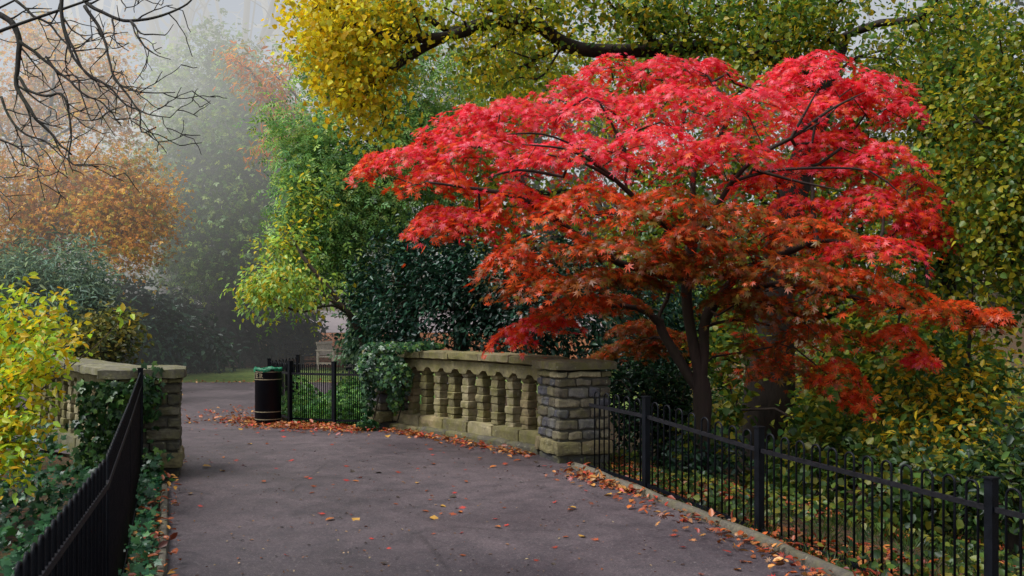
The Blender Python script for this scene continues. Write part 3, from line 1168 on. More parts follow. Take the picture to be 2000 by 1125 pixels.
# ------------------------------------------------------------------ the red Japanese maple
PADS = [  # centre x, top y, half width, height in photo pixels, depth, tone: 0 crimson .. 1 red-orange .. 2 brown-olive
    (1200, 106, 85, 75, 12.9, 0), (1300, 101, 100, 90, 12.6, 0), (1385, 112, 50, 60, 12.8, 0), (1105, 150, 75, 70, 12.6, 0),
    (1545, 124, 70, 80, 12.8, 0), (1610, 106, 100, 90, 12.6, 0), (1700, 140, 85, 80, 12.5, 0), (1762, 192, 42, 55, 12.4, .1),
    (1180, 180, 150, 100, 12.0, 0), (1340, 165, 150, 100, 11.8, 0), (1480, 172, 120, 90, 11.9, 0), (1600, 185, 100, 70, 12.2, .3),
    (1010, 190, 110, 90, 12.2, 0), (920, 203, 85, 75, 12.1, 0), (855, 250, 60, 60, 11.9, .2), (960, 260, 140, 90, 11.6, .3),
    (1120, 265, 140, 95, 11.2, .1), (1270, 255, 140, 95, 11.0, .1), (1410, 260, 110, 85, 11.3, .2), (800, 285, 80, 65, 11.7, .3),
    (735, 292, 48, 62, 11.8, .6), (860, 325, 90, 60, 11.5, .7), (900, 395, 100, 75, 11.6, .5), (1010, 365, 110, 80, 11.4, .7),
    (850, 400, 55, 60, 11.7, .6), (1710, 285, 100, 65, 12.0, .3), (1620, 300, 100, 60, 12.1, .3), (1780, 335, 60, 75, 12.0, .5),
    (1700, 370, 100, 75, 11.8, .5), (1795, 405, 60, 80, 11.9, .5), (1840, 445, 42, 50, 12, .4), (1560, 375, 80, 50, 11.9, .5),
    (1150, 365, 140, 85, 10.9, .8), (1300, 372, 130, 80, 10.7, 1.2), (1440, 395, 120, 75, 10.9, 1.3), (1570, 420, 120, 80, 11.0, 1.2),
    (1700, 450, 105, 80, 11.0, .4), (1080, 440, 110, 80, 11.0, 1.1), (1210, 455, 120, 65, 10.7, 1.4), (1000, 480, 75, 70, 11.2, .8),
    (1065, 525, 100, 70, 11.0, 1.2), (1440, 470, 100, 60, 10.8, 1.4), (1540, 500, 120, 75, 10.8, 1.5), (1660, 530, 115, 75, 10.8, 1.2),
    (1765, 555, 100, 75, 11.0, 1.0), (1870, 578, 75, 60, 11.2, 1), (1940, 592, 42, 45, 11.3, .9), (1160, 520, 90, 50, 10.9, 1.5),
    (1125, 578, 80, 45, 11.3, 1.0), (1060, 612, 75, 45, 11.8, .7), (1000, 640, 48, 42, 11.9, .6), (1205, 575, 60, 35, 12.2, 1.6),
    (1235, 665, 75, 42, 13.2, 1.9), (1180, 690, 45, 25, 13.2, 1.9), (1300, 640, 60, 50, 13.0, 1.7), (1500, 580, 100, 65, 11.6, 1.6), (1600, 625, 100, 70, 11.6, 1.3),
    (1640, 700, 55, 75, 11.5, .9), (1670, 760, 24, 40, 11.4, .8), (1755, 630, 55, 55, 11.2, .8), (1790, 675, 26, 40, 11.2, .3), (1450, 650, 75, 55, 12.5, 1.4),
    (1605, 140, 75, 60, 12.4, 0), (1660, 165, 70, 60, 12.2, .1), (1560, 250, 90, 60, 12.3, .2), (1640, 245, 70, 55, 12.4, .3), (1560, 310, 90, 60, 12.4, .4), (1480, 330, 70, 50, 12.6, .5), (1600, 440, 90, 60, 12.4, .8),
    (1300, 495, 70, 55, 10.9, 1.6), (1400, 500, 80, 60, 10.8, 1.6), (1450, 560, 75, 50, 11.1, 1.7), (1245, 535, 60, 40, 11.2, 1.6), (1250, 625, 60, 40, 12.9, 1.8), (1350, 440, 80, 50, 10.7, 1.3),
    (1530, 690, 90, 60, 12.6, 1.3), (1440, 575, 70, 45, 12.0, 1.6),
]
rng = np.random.default_rng(77)
MB_BASE = P(1372, 905, 12.0)
MB_BASE[2] = float(ground_z(MB_BASE[0], MB_BASE[1]))
maple = thing('japanese_maple', 'red Japanese maple with three-stemmed trunk and layered crimson to orange leaves', 'tree', MB_BASE)
paths = [
    [MB_BASE - ZUP * .15, MB_BASE + np.array([.0, 0, .25]), P(1370, 860, 12), P(1372, 790, 12), P(1370, 750, 12), P(1352, 660, 11.95), P(1343, 600, 11.9), P(1340, 545, 11.85), P(1352, 480, 11.8)],
    line((12, 12.1), (1370, 770), (1345, 735), (1318, 690), (1292, 645), (1288, 615), (1303, 585), (1308, 560)),
    line((12, 11.8), (1370, 740), (1376, 690), (1374, 640), (1385, 605), (1415, 572)),
    line((11.8, 11.25), (1352, 480), (1390, 420), (1430, 355), (1480, 305), (1545, 270), (1600, 240), (1640, 205)),
    line((11.85, 10.95), (1340, 545), (1260, 530), (1180, 500), (1100, 440), (1010, 385), (900, 365), (830, 355)),
    line((12.1, 11.4), (1308, 560), (1262, 552), (1200, 548), (1130, 560)),
    line((11.8, 11.2), (1415, 572), (1520, 556), (1640, 575), (1760, 600), (1860, 612)),
    line((11.8, 12.4), (1352, 480), (1353, 420), (1354, 350), (1362, 315), (1400, 290), (1420, 200)),
    line((11.8, 10.75), (1352, 480), (1300, 440), (1200, 350), (1130, 290), (1060, 262), (990, 262)),
    line((11.5, 11.25), (1430, 355), (1500, 335), (1600, 328), (1700, 335), (1760, 380)),
    line((11.0, 10.75), (1190, 342), (1150, 312), (1100, 290), (1020, 282)), line((11.0, 10.7), (1200, 352), (1140, 318), (1060, 300)), line((11.0, 10.85), (1100, 345), (1010, 332), (940, 352)),
    line((11.3, 11.2), (1545, 270), (1570, 225), (1600, 170)), line((11.3, 11.2), (1545, 272), (1620, 215), (1690, 180)), line((11.45, 11.2), (1470, 330), (1540, 350), (1640, 372)),
    line((11.8, 11), (1352, 480), (1280, 432), (1230, 415), (1160, 420)),
    line((11.9, 11), (1385, 605), (1440, 540), (1520, 500), (1600, 470), (1690, 480)),
    line((12, 11.9), (1290, 630), (1240, 600), (1160, 600), (1080, 625)),
    line((12, 12.5), (1374, 640), (1430, 625), (1520, 640), (1610, 690)),
    line((12.1, 13), (1318, 690), (1290, 660), (1250, 665)),
]
tg, leafset = [], []
LM = Leaves()
PAL = {0: palette(['#f43450', '#fc5068', '#ee2838', '#fa5a54', '#fc7084', '#dc2034']), 1: palette(['#e0501e', '#e85c26', '#d8421e', '#e8682c', '#d0501e']),
       2: palette(['#96561c', '#8a4a1a', '#a85a20', '#7c6022', '#a04c1a', '#7a6a28', '#8c3f18'])}
for (px, py, hw, hh, d, tone) in PADS:
    d = d + rng.uniform(-.12, .12)
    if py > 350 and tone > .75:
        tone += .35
    c = P(px, py, d)
    rx, h = hw * d / FPX, hh * d / FPX
    ry = min(1.15, max(.35, rx * 1.0))
    nt = max(5, int(9 + 17 * rx * ry))
    # twigs fan out through the pad, a shallow dome that droops at its rim
    a = rng.uniform(0, 2 * math.pi, nt); q = np.sqrt(rng.random(nt))
    tx = np.stack([c[0] + rx * q * np.cos(a), c[1] + ry * q * np.sin(a), c[2] - .08 - h * .62 * q ** 1.8 - .05 * rng.random(nt)], 1)
    tg.append(tx)
    n = int(300 + 800 * rx * (.45 * ry + .85 * h))
    a = rng.uniform(0, 2 * math.pi, n); q = np.sqrt(rng.random(n)) * (1 + .12 * rng.normal(size=n))
    lobes = 1 + .16 * np.sin(a * 5 + px) + .1 * np.sin(a * 9 + py)
    q2 = q * lobes
    pos = np.stack([c[0] + rx * q2 * np.cos(a), c[1] + ry * q2 * np.sin(a), c[2] - h * .7 * np.clip(q, 0, 1.25) ** 1.9 - rng.exponential(.065, n) * min(1, h * 1.3)], 1)
    pos[:, 2] += (noise3(pos, .45) - .5) * .15
    keep = noise3(pos + 31, .3) > .31
    pos = pos[keep]; m = len(pos)
    out = unit(np.stack([(pos[:, 0] - c[0]) / rx, (pos[:, 1] - c[1]) / ry, np.full(m, .25)], 1) + .01)
    nr = np.array([0, 0, .75]) + out * .55 + rng.normal(size=(m, 3)) * .42 + np.array([0, -.25, 0])
    tn = out * .8 - np.array([0, 0, .75]) + rng.normal(size=(m, 3)) * .5
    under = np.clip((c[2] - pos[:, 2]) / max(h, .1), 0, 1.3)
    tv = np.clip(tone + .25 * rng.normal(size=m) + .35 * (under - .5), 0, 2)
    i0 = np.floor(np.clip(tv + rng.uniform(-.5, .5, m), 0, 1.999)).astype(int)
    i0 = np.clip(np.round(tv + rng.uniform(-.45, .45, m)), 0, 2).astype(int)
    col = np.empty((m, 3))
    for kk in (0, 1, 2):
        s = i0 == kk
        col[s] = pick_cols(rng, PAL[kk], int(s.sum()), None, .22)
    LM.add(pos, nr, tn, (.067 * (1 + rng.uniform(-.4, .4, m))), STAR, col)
tg = np.concatenate(tg)
A, PRn, rad = grow(paths, tg, rng, .22, .22, .16, .0042, .135, .0)
rg_ = grow.ranges
for pi_, r0_ in ((1, .056), (2, .06)):
    a_, b_ = rg_[pi_]
    f_ = np.linspace(r0_ / rad[a_], max(1, .03 / rad[b_ - 1]), b_ - a_)
    rad[a_:b_] = rad[a_:b_] * f_
a_, b_ = rg_[0]
zt_ = A[a_:b_, 2]
rad[a_:b_] = np.where(zt_ > P(0, 725, 12)[2], np.clip(rad[a_:b_], .045, .066), np.clip(rad[a_:b_], .086, .105))
for a_, b_ in rg_[3:]:
    rad[a_:b_] = np.maximum(rad[a_:b_], np.linspace(.022, .009, b_ - a_))
put('trunk', network_mesh('trunk', A, PRn, rad, flare=1.0), M_BARK_MAPLE, maple)
LM.build('crown', M_MAPLE, maple)
# ------------------------------------------------------------------ trees on the right and behind
def gbase(px, d, dx=0):
    x = (px - 1000) / FPX * d + dx
    return np.array([x, d, float(ground_z(x, d))])


# the great lime: trunk behind the maple, long dark limbs along the top of the view
b = gbase(1500, 15.5)
lime_paths = [
    [b - ZUP * .2, b + ZUP * .5] + line((15.5, 15.2), (1505, 700), (1520, 520), (1565, 330), (1610, 180), (1650, 70), (1665, -60), (1660, -220), (1640, -420)),
    line((15.3, 14.2), (1610, 180), (1520, 120), (1400, 92), (1290, 98), (1190, 100), (1110, 90), (1060, 55), (1000, 42), (940, 48), (890, 62), (850, 45), (800, 10)),
    line((14.4, 13.6), (940, 48), (880, 70), (800, 75), (720, 60), (660, 20)),
    line((15.2, 14), (1650, 70), (1720, 45), (1790, 38), (1830, 0), (1850, -60)),
    line((15.2, 14.4), (1640, 90), (1500, 20), (1420, -60)),
    line((14.8, 14.5), (1290, 98), (1240, 40), (1180, -40)),
    line((14.9, 14), (1790, 38), (1880, 60), (1960, 110), (2040, 180)),
    line((15.2, 14), (1665, -60), (1300, -200), (900, -220), (650, -120)),
    line((14.4, 13.9), (890, 62), (800, 110), (730, 165), (680, 220)),
]
lime_cl = [K(640, 60, 13.8, 75, 80, .7, 1.0), K(720, 40, 13.9, 100, 80, .8, 1.0), K(680, 165, 13.8, 60, 50, .6, .8), K(740, 200, 14.0, 75, 60, .6, .8), K(840, 80, 14.2, 110, 80, .8, .65),
           K(880, 0, 14.3, 140, 60, .8, .9), K(830, 190, 14.5, 80, 40, .6, .3), K(1000, 90, 14.8, 120, 100, .9, .6), K(1050, 0, 14.6, 150, 60, .9, .8), K(960, 150, 14.8, 80, 40, .7, .6)]
rng = np.random.default_rng(102)
cl2 = [K(1200, 10, 14.6, 150, 60, 1, .9), K(1240, 150, 16, 120, 50, .8, .5), K(1350, 30, 14.4, 140, 60, 1, 1), K(1500, 20, 14.2, 130, 60, 1, 1), K(1480, 90, 13.9, 90, 40, .6, .6), K(1640, 20, 14.2, 130, 55, 1, 1),
       K(1760, 80, 14.4, 80, 70, .8, .7), K(1860, 20, 14.2, 90, 70, .9, .8), K(1950, 100, 13.8, 80, 60, .8, .35), K(1560, 90, 14.6, 90, 40, .6, .6), K(1400, 80, 14.6, 90, 40, .6, .6)]
lime = thing('lime_tree', 'great lime with dark spreading limbs and yellow leaves, trunk standing behind the red maple', 'tree', b)
t1, _ = shell_points(rng, lime_cl, 460, .1, .42)
t2, _ = shell_points(rng, cl2, 460, .1, .4)
A, PRn, rad = grow(lime_paths, np.concatenate([t1, t2]), rng, .3, .3, .22, .0075, .4)
n_tr = len(smooth_path(lime_paths[0], .3))
rad[n_tr:] = np.minimum(rad[n_tr:] * .8, .105)
zt_ = A[:n_tr, 2]
rad[:n_tr] = np.minimum(rad[:n_tr], np.interp(zt_, [0, 2.5, 4.5, 9], [.42, .26, .2, .1]))
put('trunk', network_mesh('trunk', A, PRn, rad), M_BARK_DARK, lime)
L1 = Leaves()
yel = t1[:, 0] / t1[:, 1] * FPX + 1000 < 745 + 70 * rng.normal(size=len(t1))      # the outer spray has turned, the inner is still half green
for msk, nn_, pl_ in ((yel, .52, ['#fadc30', '#eed836', '#f8e034', '#e0d83a', '#c4cc42', '#f8cc2c']), (~yel, .48, ['#d8cc38', '#b4c440', '#94b040', '#e8d83a', '#7ca040', '#a8bc40'])):
    spray(rng, L1, t1[msk], P(850, 150, 14.5), int(12500 * nn_), (.2, .2, .2), .068, HEART, palette(pl_), None, (.3, .3, .9), 1.0, tjit=.35, szj=.5)
for sh_, nn_, sz_ in ((HEART, 6500, .074), (OVAL, 6000, .07)):
  spray(rng, L1, t2, np.array([4, 15, 3.]), nn_, (.22, .22, .2), sz_, sh_, palette(['#8ea632', '#a4ae34', '#749632', '#5c8432', '#c4b634', '#4c7632']), None, (.3, .3, .9), 1.0, tjit=.4, szj=.5)
L1.build('crown', M_LEAF, lime)


def tree(name, label, px, d, seed, limbs, clumps, nt, nl, size, shape, cols, bark=None, lm=None, cat='tree', weights=None, group=None, **kw):
    b = gbase(px, d)
    tr = [b - ZUP * .15, b + ZUP * .3] + limbs[0]
    return plant(name, label, cat, b, seed, [tr] + limbs[1:], clumps, nt, nl, size, shape, palette(cols), bark or M_BARK_BROWN, lm or M_LEAF, weights, group=group, **kw)


GREENS = ['#8cbc6c', '#78ac62', '#a0cc74', '#6c9c64', '#b8d070', '#86b470']
# feathery green tree beside the mist
tree('ash_tree', 'feathery green tree with some yellow sprays, between the mist and the red maple', 800, 19.5, 201,
     [line(19.5, (800, 640), (780, 480), (740, 300), (720, 100), (700, -60)), line(19.5, (785, 500), (700, 420), (620, 330)), line((19.5, 18.5), (795, 600), (740, 555), (680, 545), (640, 560), (600, 585)), line(19.5, (740, 300), (660, 210), (610, 160))],
     [K(640, 150, 19.5, 60, 45, .8), K(700, 110, 20, 90, 70, 1), K(600, 265, 19.2, 80, 50, .9), K(590, 350, 18.9, 60, 45, .8, .8), K(590, 440, 18.7, 60, 45, .8, .8), K(720, 250, 19.5, 100, 70, 1.1), K(640, 350, 19, 90, 50, .9), K(740, 360, 19.2, 90, 60, 1),
      K(640, 440, 18.8, 75, 45, .8), K(730, 450, 19, 80, 50, .9), K(620, 520, 18.5, 70, 45, .7), K(690, 530, 18.6, 80, 50, .7), K(830, 180, 20, 90, 90, 1.1), K(860, 320, 20, 80, 90, 1), K(570, 560, 18.3, 55, 35, .5, .7), K(780, 60, 20.3, 90, 60, 1, .7)],
     680, 17500, .19, PINNATE, GREENS, spread=.24, inner=.45, gap=.34, gs=1.1, root_r=.2, droop=.9, w=(.5, .5, .6), tjit=.35)
tree('young_cherry_tree', 'small tree with drooping yellow leaves arching over the far railing', 735, 17.6, 203,
     [line((17.6, 17.2), (715, 690), (690, 625), (665, 600), (630, 598), (590, 610), (560, 600)), line(17.2, (665, 600), (610, 560), (545, 545), (500, 555)), line(17.3, (690, 625), (640, 560), (590, 500), (560, 440))],
     [K(530, 560, 17, 50, 38, .5), K(590, 570, 17.1, 55, 35, .5), K(560, 480, 17.6, 50, 40, .5, .7), K(600, 400, 18, 45, 60, .5, .6), K(490, 585, 17, 18, 25, .3, .8)],
     170, 2100, .1, OVAL, ['#c8cc4c', '#a4c45c', '#e0cc40', '#8cbc5c', '#b8d468', '#98c460'], spread=.16, inner=.2, gap=.25, root_r=.07, droop=1.3, w=(.5, .4, .5))
# dark holly behind the balustrade
tree('holly_bush', 'large dark glossy holly behind the stone balustrade', 900, 18.0, 204,
     [line(18, (900, 650), (890, 560), (880, 480)), line(18, (895, 600), (800, 560), (740, 540)), line(18, (890, 600), (1000, 560), (1080, 600))],
     [K(740, 600, 17.4, 60, 75, .8), K(800, 540, 17.6, 90, 80, 1), K(760, 670, 17.2, 70, 45, .8), K(880, 490, 18, 90, 60, 1), K(880, 610, 17.4, 100, 90, 1), K(980, 560, 17.6, 100, 90, 1), K(1000, 660, 17, 110, 60, .9), K(1100, 640, 17, 90, 80, .9), K(1180, 600, 17.5, 90, 90, 1), K(1200, 700, 16.4, 90, 60, .8), K(1290, 610, 17, 70, 70, .8), K(1270, 690, 16.5, 60, 50, .7), K(1120, 540, 18, 80, 70, .9), K(1330, 640, 17.5, 70, 70, .8)],
     600, 21500, .095, OVAL, ['#1f3d31', '#274a38', '#17322a', '#2f5440', '#1b3a30', '#3a5f4a'], lm=M_GLOSSY, spread=.2, inner=.5, gap=.2, root_r=.16, droop=.5, w=(.5, .6, .6), cat='bush', tjit=.35)
tree('laurel_bush', 'dark low laurel between the balustrade pier and the maple trunk', 1290, 13.8, 205,
     [line(13.8, (1285, 830), (1280, 780))], [K(1250, 770, 13.8, 60, 60, .5), K(1310, 790, 13.9, 60, 60, .5), K(1240, 860, 13.4, 45, 60, .4), K(1320, 860, 13.7, 60, 50, .5), K(1200, 740, 14.2, 60, 50, .5), K(1400, 900, 11.7, 50, 34, .3), K(1340, 920, 11.6, 50, 34, .3)],
     200, 4600, .085, OVAL, ['#1f3a2a', '#28472e', '#335434', '#1a3024'], lm=M_GLOSSY, spread=.15, gap=.2, root_r=.05, cat='bush')

YG = ['#6c8a2e', '#84922e', '#587a30', '#a49c2e', '#426a30', '#b09e2a', '#385e2e']
# right flank
tree('hornbeam_tree', 'yellow-green leaved tree reaching in beside the red maple with thin dark limbs', 2120, 11.5, 206,
     [line(11.5, (2120, 800), (2110, 500), (2080, 200), (2060, -50)), line((11.5, 11), (2100, 350), (2000, 300), (1940, 260), (1880, 210)), line((11.5, 10.8), (2105, 420), (2020, 380), (1930, 330), (1890, 340)), line(11.4, (2090, 250), (2000, 180), (1920, 130)), line(11.3, (2110, 550), (2010, 520), (1930, 490))],
     [K(1900, 215, 11, 55, 40, .5), K(1960, 180, 11.2, 60, 50, .6), K(1950, 290, 11.1, 70, 45, .6), K(1990, 380, 11, 60, 50, .6), K(1920, 440, 11.6, 55, 55, .5, .8), K(1980, 500, 11.2, 50, 60, .5), K(1995, 90, 11.4, 60, 50, .6, .5)],
     340, 7200, .066, HEART, ['#909e2e', '#78922e', '#aca830', '#5a7c30', '#9c982c', '#4a6c2e'], M_BARK_DARK, spread=.16, inner=.2, gap=.3, root_r=.13, w=(.4, .4, .7), droop=.8)
for k, (px, d, lb, clumps, cols, nl) in enumerate([
    (1850, 18, 'tall yellow-green tree filling the gap above the maple crown, dark slim trunk', [K(1850, 120, 18.5, 140, 110, 1.3), K(1760, 230, 18, 110, 90, 1.2), K(1900, 280, 18, 110, 110, 1.2), K(1830, 400, 17.5, 120, 110, 1.2), K(1960, 420, 17.5, 90, 100, 1)], YG, 9000),
    (1690, 20, 'olive green tree whose leaves fill the space behind the maple', [K(1560, 260, 20, 150, 120, 1.5), K(1660, 420, 19.5, 150, 120, 1.4), K(1540, 560, 19, 150, 120, 1.4), K(1750, 560, 18.5, 140, 120, 1.3), K(1380, 420, 20, 140, 140, 1.4), K(1430, 560, 19, 110, 90, 1), K(1290, 560, 19.5, 110, 110, 1.2), K(1330, 680, 18.5, 110, 70, 1)], YG[:5] + ['#5b6a26', '#4c6a30'], 12000),
    (1330, 22, 'green and yellow tree seen through the gap under the lime limb', [K(1330, 120, 22, 150, 110, 1.6), K(1180, 160, 22, 150, 100, 1.6), K(1040, 160, 22.5, 130, 110, 1.6), K(920, 240, 22.5, 120, 140, 1.5), K(940, 400, 22, 120, 120, 1.5), K(1480, 150, 22, 150, 130, 1.5), K(1150, 360, 22, 170, 150, 1.5)], ['#98b03c', '#b8b83c', '#7ca040', '#d0c43c', '#689048'], 9500),
]):
    tree('woodland_tree', lb, px, d, 210 + k, [line(d, (px, 600), (px - 10, 400), (px + 10, 150), (px, -100)), line(d, (px, 420), (px - 90, 330), (px - 130, 250)), line(d, (px, 350), (px + 80, 260), (px + 110, 180))],
         clumps, 520, int(nl * 1.5), .1, HEART, cols, M_BARK_DARK, spread=.26, inner=.1, gap=.43, gs=.9, root_r=.17, w=(.4, .4, .7), droop=.8, group='woodland trees behind the maple', tjit=.55)

shr = [  # px, d, label, clumps, colours, leaves, leaf size, shape
    (1720, 14.5, 'green and yellow shrub behind the railing, under the drooping red maple spray', [K(1700, 700, 14.5, 90, 90, .8), K(1660, 800, 14, 75, 80, .8), K(1760, 780, 13.8, 90, 80, .8), K(1850, 720, 14, 80, 90, .8)], ['#6a9038', '#8ca03a', '#548038', '#b8b038', '#447038', '#a0a83a'], 6800, .1, HEART),
    (1880, 11.6, 'yellow leaved shrub with drooping leaves behind the railing', [K(1800, 800, 11.6, 90, 60, .5), K(1890, 780, 11.4, 80, 70, .5), K(1960, 850, 11, 70, 70, .5), K(1760, 880, 11, 80, 50, .5), K(1850, 880, 10.8, 90, 40, .5), K(1940, 720, 11.4, 50, 60, .4, .6)], ['#d8b42c', '#b8a42c', '#7c9034', '#4c7034', '#d8b830', '#40642f', '#5c7c34'], 2500, .095, OVAL),
    (1560, 13.4, 'green leaved shrub at the foot of the great lime trunk', [K(1420, 690, 14.4, 50, 50, .4, .6), K(1620, 840, 13.2, 60, 60, .5), K(1420, 800, 14.0, 30, 50, .4, .5), K(1380, 860, 13, 40, 50, .4, .5), K(1540, 950, 12.6, 70, 35, .5)], ['#64883a', '#88983c', '#487038', '#a8a838', '#5c803c'], 3000, .11, HEART),
    (1980, 9.2, 'dark leafy shrub close behind the last railing posts', [K(1960, 960, 9.2, 90, 60, .5), K(1880, 940, 9.6, 70, 50, .4), K(2020, 880, 9.2, 60, 80, .5), K(1780, 960, 9.8, 70, 40, .4)], ['#2f4a28', '#3c5a2c', '#4a6a30', '#27402a', '#6f7a2c'], 3200, .09, OVAL),
    (1700, 10.6, 'low mixed green shrub with a few yellow leaves behind the middle railing bays', [K(1700, 920, 10.4, 80, 45, .4), K(1620, 900, 11, 70, 45, .4), K(1760, 980, 9.6, 70, 40, .4), K(1560, 960, 10.6, 60, 35, .4, .7)], ['#3c5a2a', '#4d6a2c', '#2f4a28', '#7a7a2a', '#5f702c'], 2800, .085, HEART),
]
for k, (px, d, lb, cl, cols, nl, sz, shp) in enumerate(shr):
    tree('woodland_shrub', lb, px, d, 230 + k, [line(d, (px, 900), (px + 5, 840))], cl, 190, nl, sz, shp, cols, M_BARK_DARK, cat='shrub', spread=.16, inner=.1, gap=.3, root_r=.05, tip=.003,
         w=(.5, .4, .6), droop=.7, group='shrubs behind the railing', tjit=.4, k_len=.15)
# slim dark saplings among them
for k, (px, d, top, lb, lean) in enumerate([(1890, 11.8, 560, 'slim dark sapling stem rising behind the yellow shrub', 12), (1820, 15, 500, 'thin grey sapling stem behind the red maple spray', -15)]):
    b = gbase(px, d)
    cl = [K(px + lean, top + 30, d, 80, 110, .6), K(px + lean * 2, top + 190, d, 70, 90, .5)]
    plant('sapling', lb, 'sapling', b, 250 + k, [[b - ZUP * .1, b + ZUP * .2] + line(d, (px - lean * .3, 820), (px, 700), (px + lean * .5, top + 80), (px + lean, top - 60))], cl, 60, 260, .09, HEART, palette(YG), M_BARK_DARK, M_LEAF,
          spread=.12, root_r=.04, tip=.004, group='saplings behind the railing', bend=.4, gap=.1)

# ------------------------------------------------------------------ the misty left
GB = ['#4e6350', '#41574a', '#5e7258', '#374a42', '#6c7d5c']
tree('beech_tree', 'orange-brown autumn tree in the mist at the edge of the lawn', 40, 27, 301,
     [line(27, (40, 600), (60, 400), (100, 200), (110, 60)), line(27, (55, 430), (150, 380), (240, 400), (300, 430)), line(27, (90, 280), (170, 230), (240, 200)), line(27, (60, 480), (-60, 400))],
     [K(60, 370, 26, 110, 70, 1.3), K(170, 350, 26, 90, 70, 1.2), K(240, 420, 25.5, 80, 60, 1.1), K(150, 440, 25.5, 90, 50, 1.2), K(40, 460, 25.5, 80, 60, 1.2), K(200, 210, 27.5, 70, 60, 1.2, .9), K(110, 140, 28, 110, 90, 1.4, .9), K(20, 220, 28, 90, 90, 1.4, .7), K(270, 500, 25.2, 45, 22, .6, .8), K(310, 440, 25.2, 35, 20, .5, .9), K(265, 330, 26, 50, 35, .8, .7), K(300, 385, 25.6, 45, 18, .5, .8), K(230, 500, 25, 40, 30, .6, .6), K(230, 100, 28, 50, 60, 1, .35)],
     760, 26000, .1, SPRIG, ['#dca04c', '#cc9444', '#e4b454', '#bca44c', '#9ca450', '#d09450', '#ecbc54'], M_BARK_GREY, spread=.3, inner=.35, gap=.34, root_r=.24, droop=.6, tjit=.5)
tree('broad_evergreen_tree', 'tall rounded grey-green tree fading into the mist behind the lawn', 440, 35, 302,
     [line(35, (440, 650), (440, 400), (430, 150), (425, 60)), line(35, (440, 450), (350, 380), (320, 300)), line(35, (440, 420), (520, 340), (540, 280))],
     [K(430, 130, 35, 80, 50, 1.8), K(370, 200, 34.5, 90, 60, 2), K(500, 200, 34.5, 80, 60, 2), K(350, 300, 34, 90, 70, 2), K(450, 280, 33.5, 100, 70, 2), K(540, 310, 34, 80, 80, 2), K(330, 410, 33.5, 80, 70, 2), K(430, 400, 33, 100, 70, 2), K(530, 420, 33.5, 80, 70, 2), K(480, 500, 33, 80, 60, 1.6), K(560, 520, 33, 60, 60, 1.6), K(400, 500, 33, 70, 50, 1.6)],
     700, 30000, .18, SPRIG, ['#789858', '#688a50', '#8caa64', '#587650', '#9cb268'], M_BARK_GREY, spread=.45, inner=.6, gap=.3, gs=1.6, root_r=.35, droop=.5, tjit=.45)
tree('weeping_cherry_tree', 'sparse orange leaved tree half lost in the mist behind the green tree', 690, 30, 303,
     [line(30, (690, 640), (660, 400), (600, 220), (520, 130)), line(30, (620, 260), (540, 200), (480, 130), (440, 115)), line(30, (650, 370), (560, 310), (520, 240))],
     [K(470, 118, 30, 50, 16, .6), K(525, 165, 30, 45, 35, .7), K(550, 240, 30, 40, 45, .7), K(530, 300, 30, 30, 30, .6, .6), K(560, 120, 30, 40, 40, .8, .5)],
     130, 1500, .2, LANCE, ['#e08a3c', '#d87c34', '#e8a444', '#c89a44', '#a8a048'], M_BARK_GREY, spread=.26, inner=.1, root_r=.14, droop=1.0)
for k, (px, d, lb, spread_px, top, sd) in enumerate([(330, 40, 'tall bare tree with several upright stems, a pale shape in the mist', 70, -220, 1), (470, 42, 'tall bare spreading tree, faint in the mist above the round evergreen', 120, -160, 2), (560, 48, 'faint bare tree with fine twigs beside the yellow lime leaves', 70, -100, 3), (180, 48, 'bare tree rising in the mist behind the orange-brown tree', 80, -150, 4)]):
    lim = [line(d, (px, 560), (px + 5, 300), (px + 4, 140), (px + 12, 20), (px + 20, top))]
    for q in range(5):
        s = (-1) ** q * (.3 + .25 * q)
        lim.append(line(d, (px + 3, 220 - q * 20), (px + s * spread_px * .4, 110 - q * 15), (px + s * spread_px * .8, 0 - q * 20), (px + s * spread_px * 1.2, -140)))
    tree('bare_tree', lb, px, d, 310 + sd, lim, [K(px, 20, d, spread_px * 1.6, 110, 3), K(px, -140, d, spread_px * 1.9, 120, 3)], 260, 0, .1, SPRIG, GB, M_BARK_GREY, root_r=.36, tip=.02, seg=.6, bend=.3, group='bare trees in the mist')
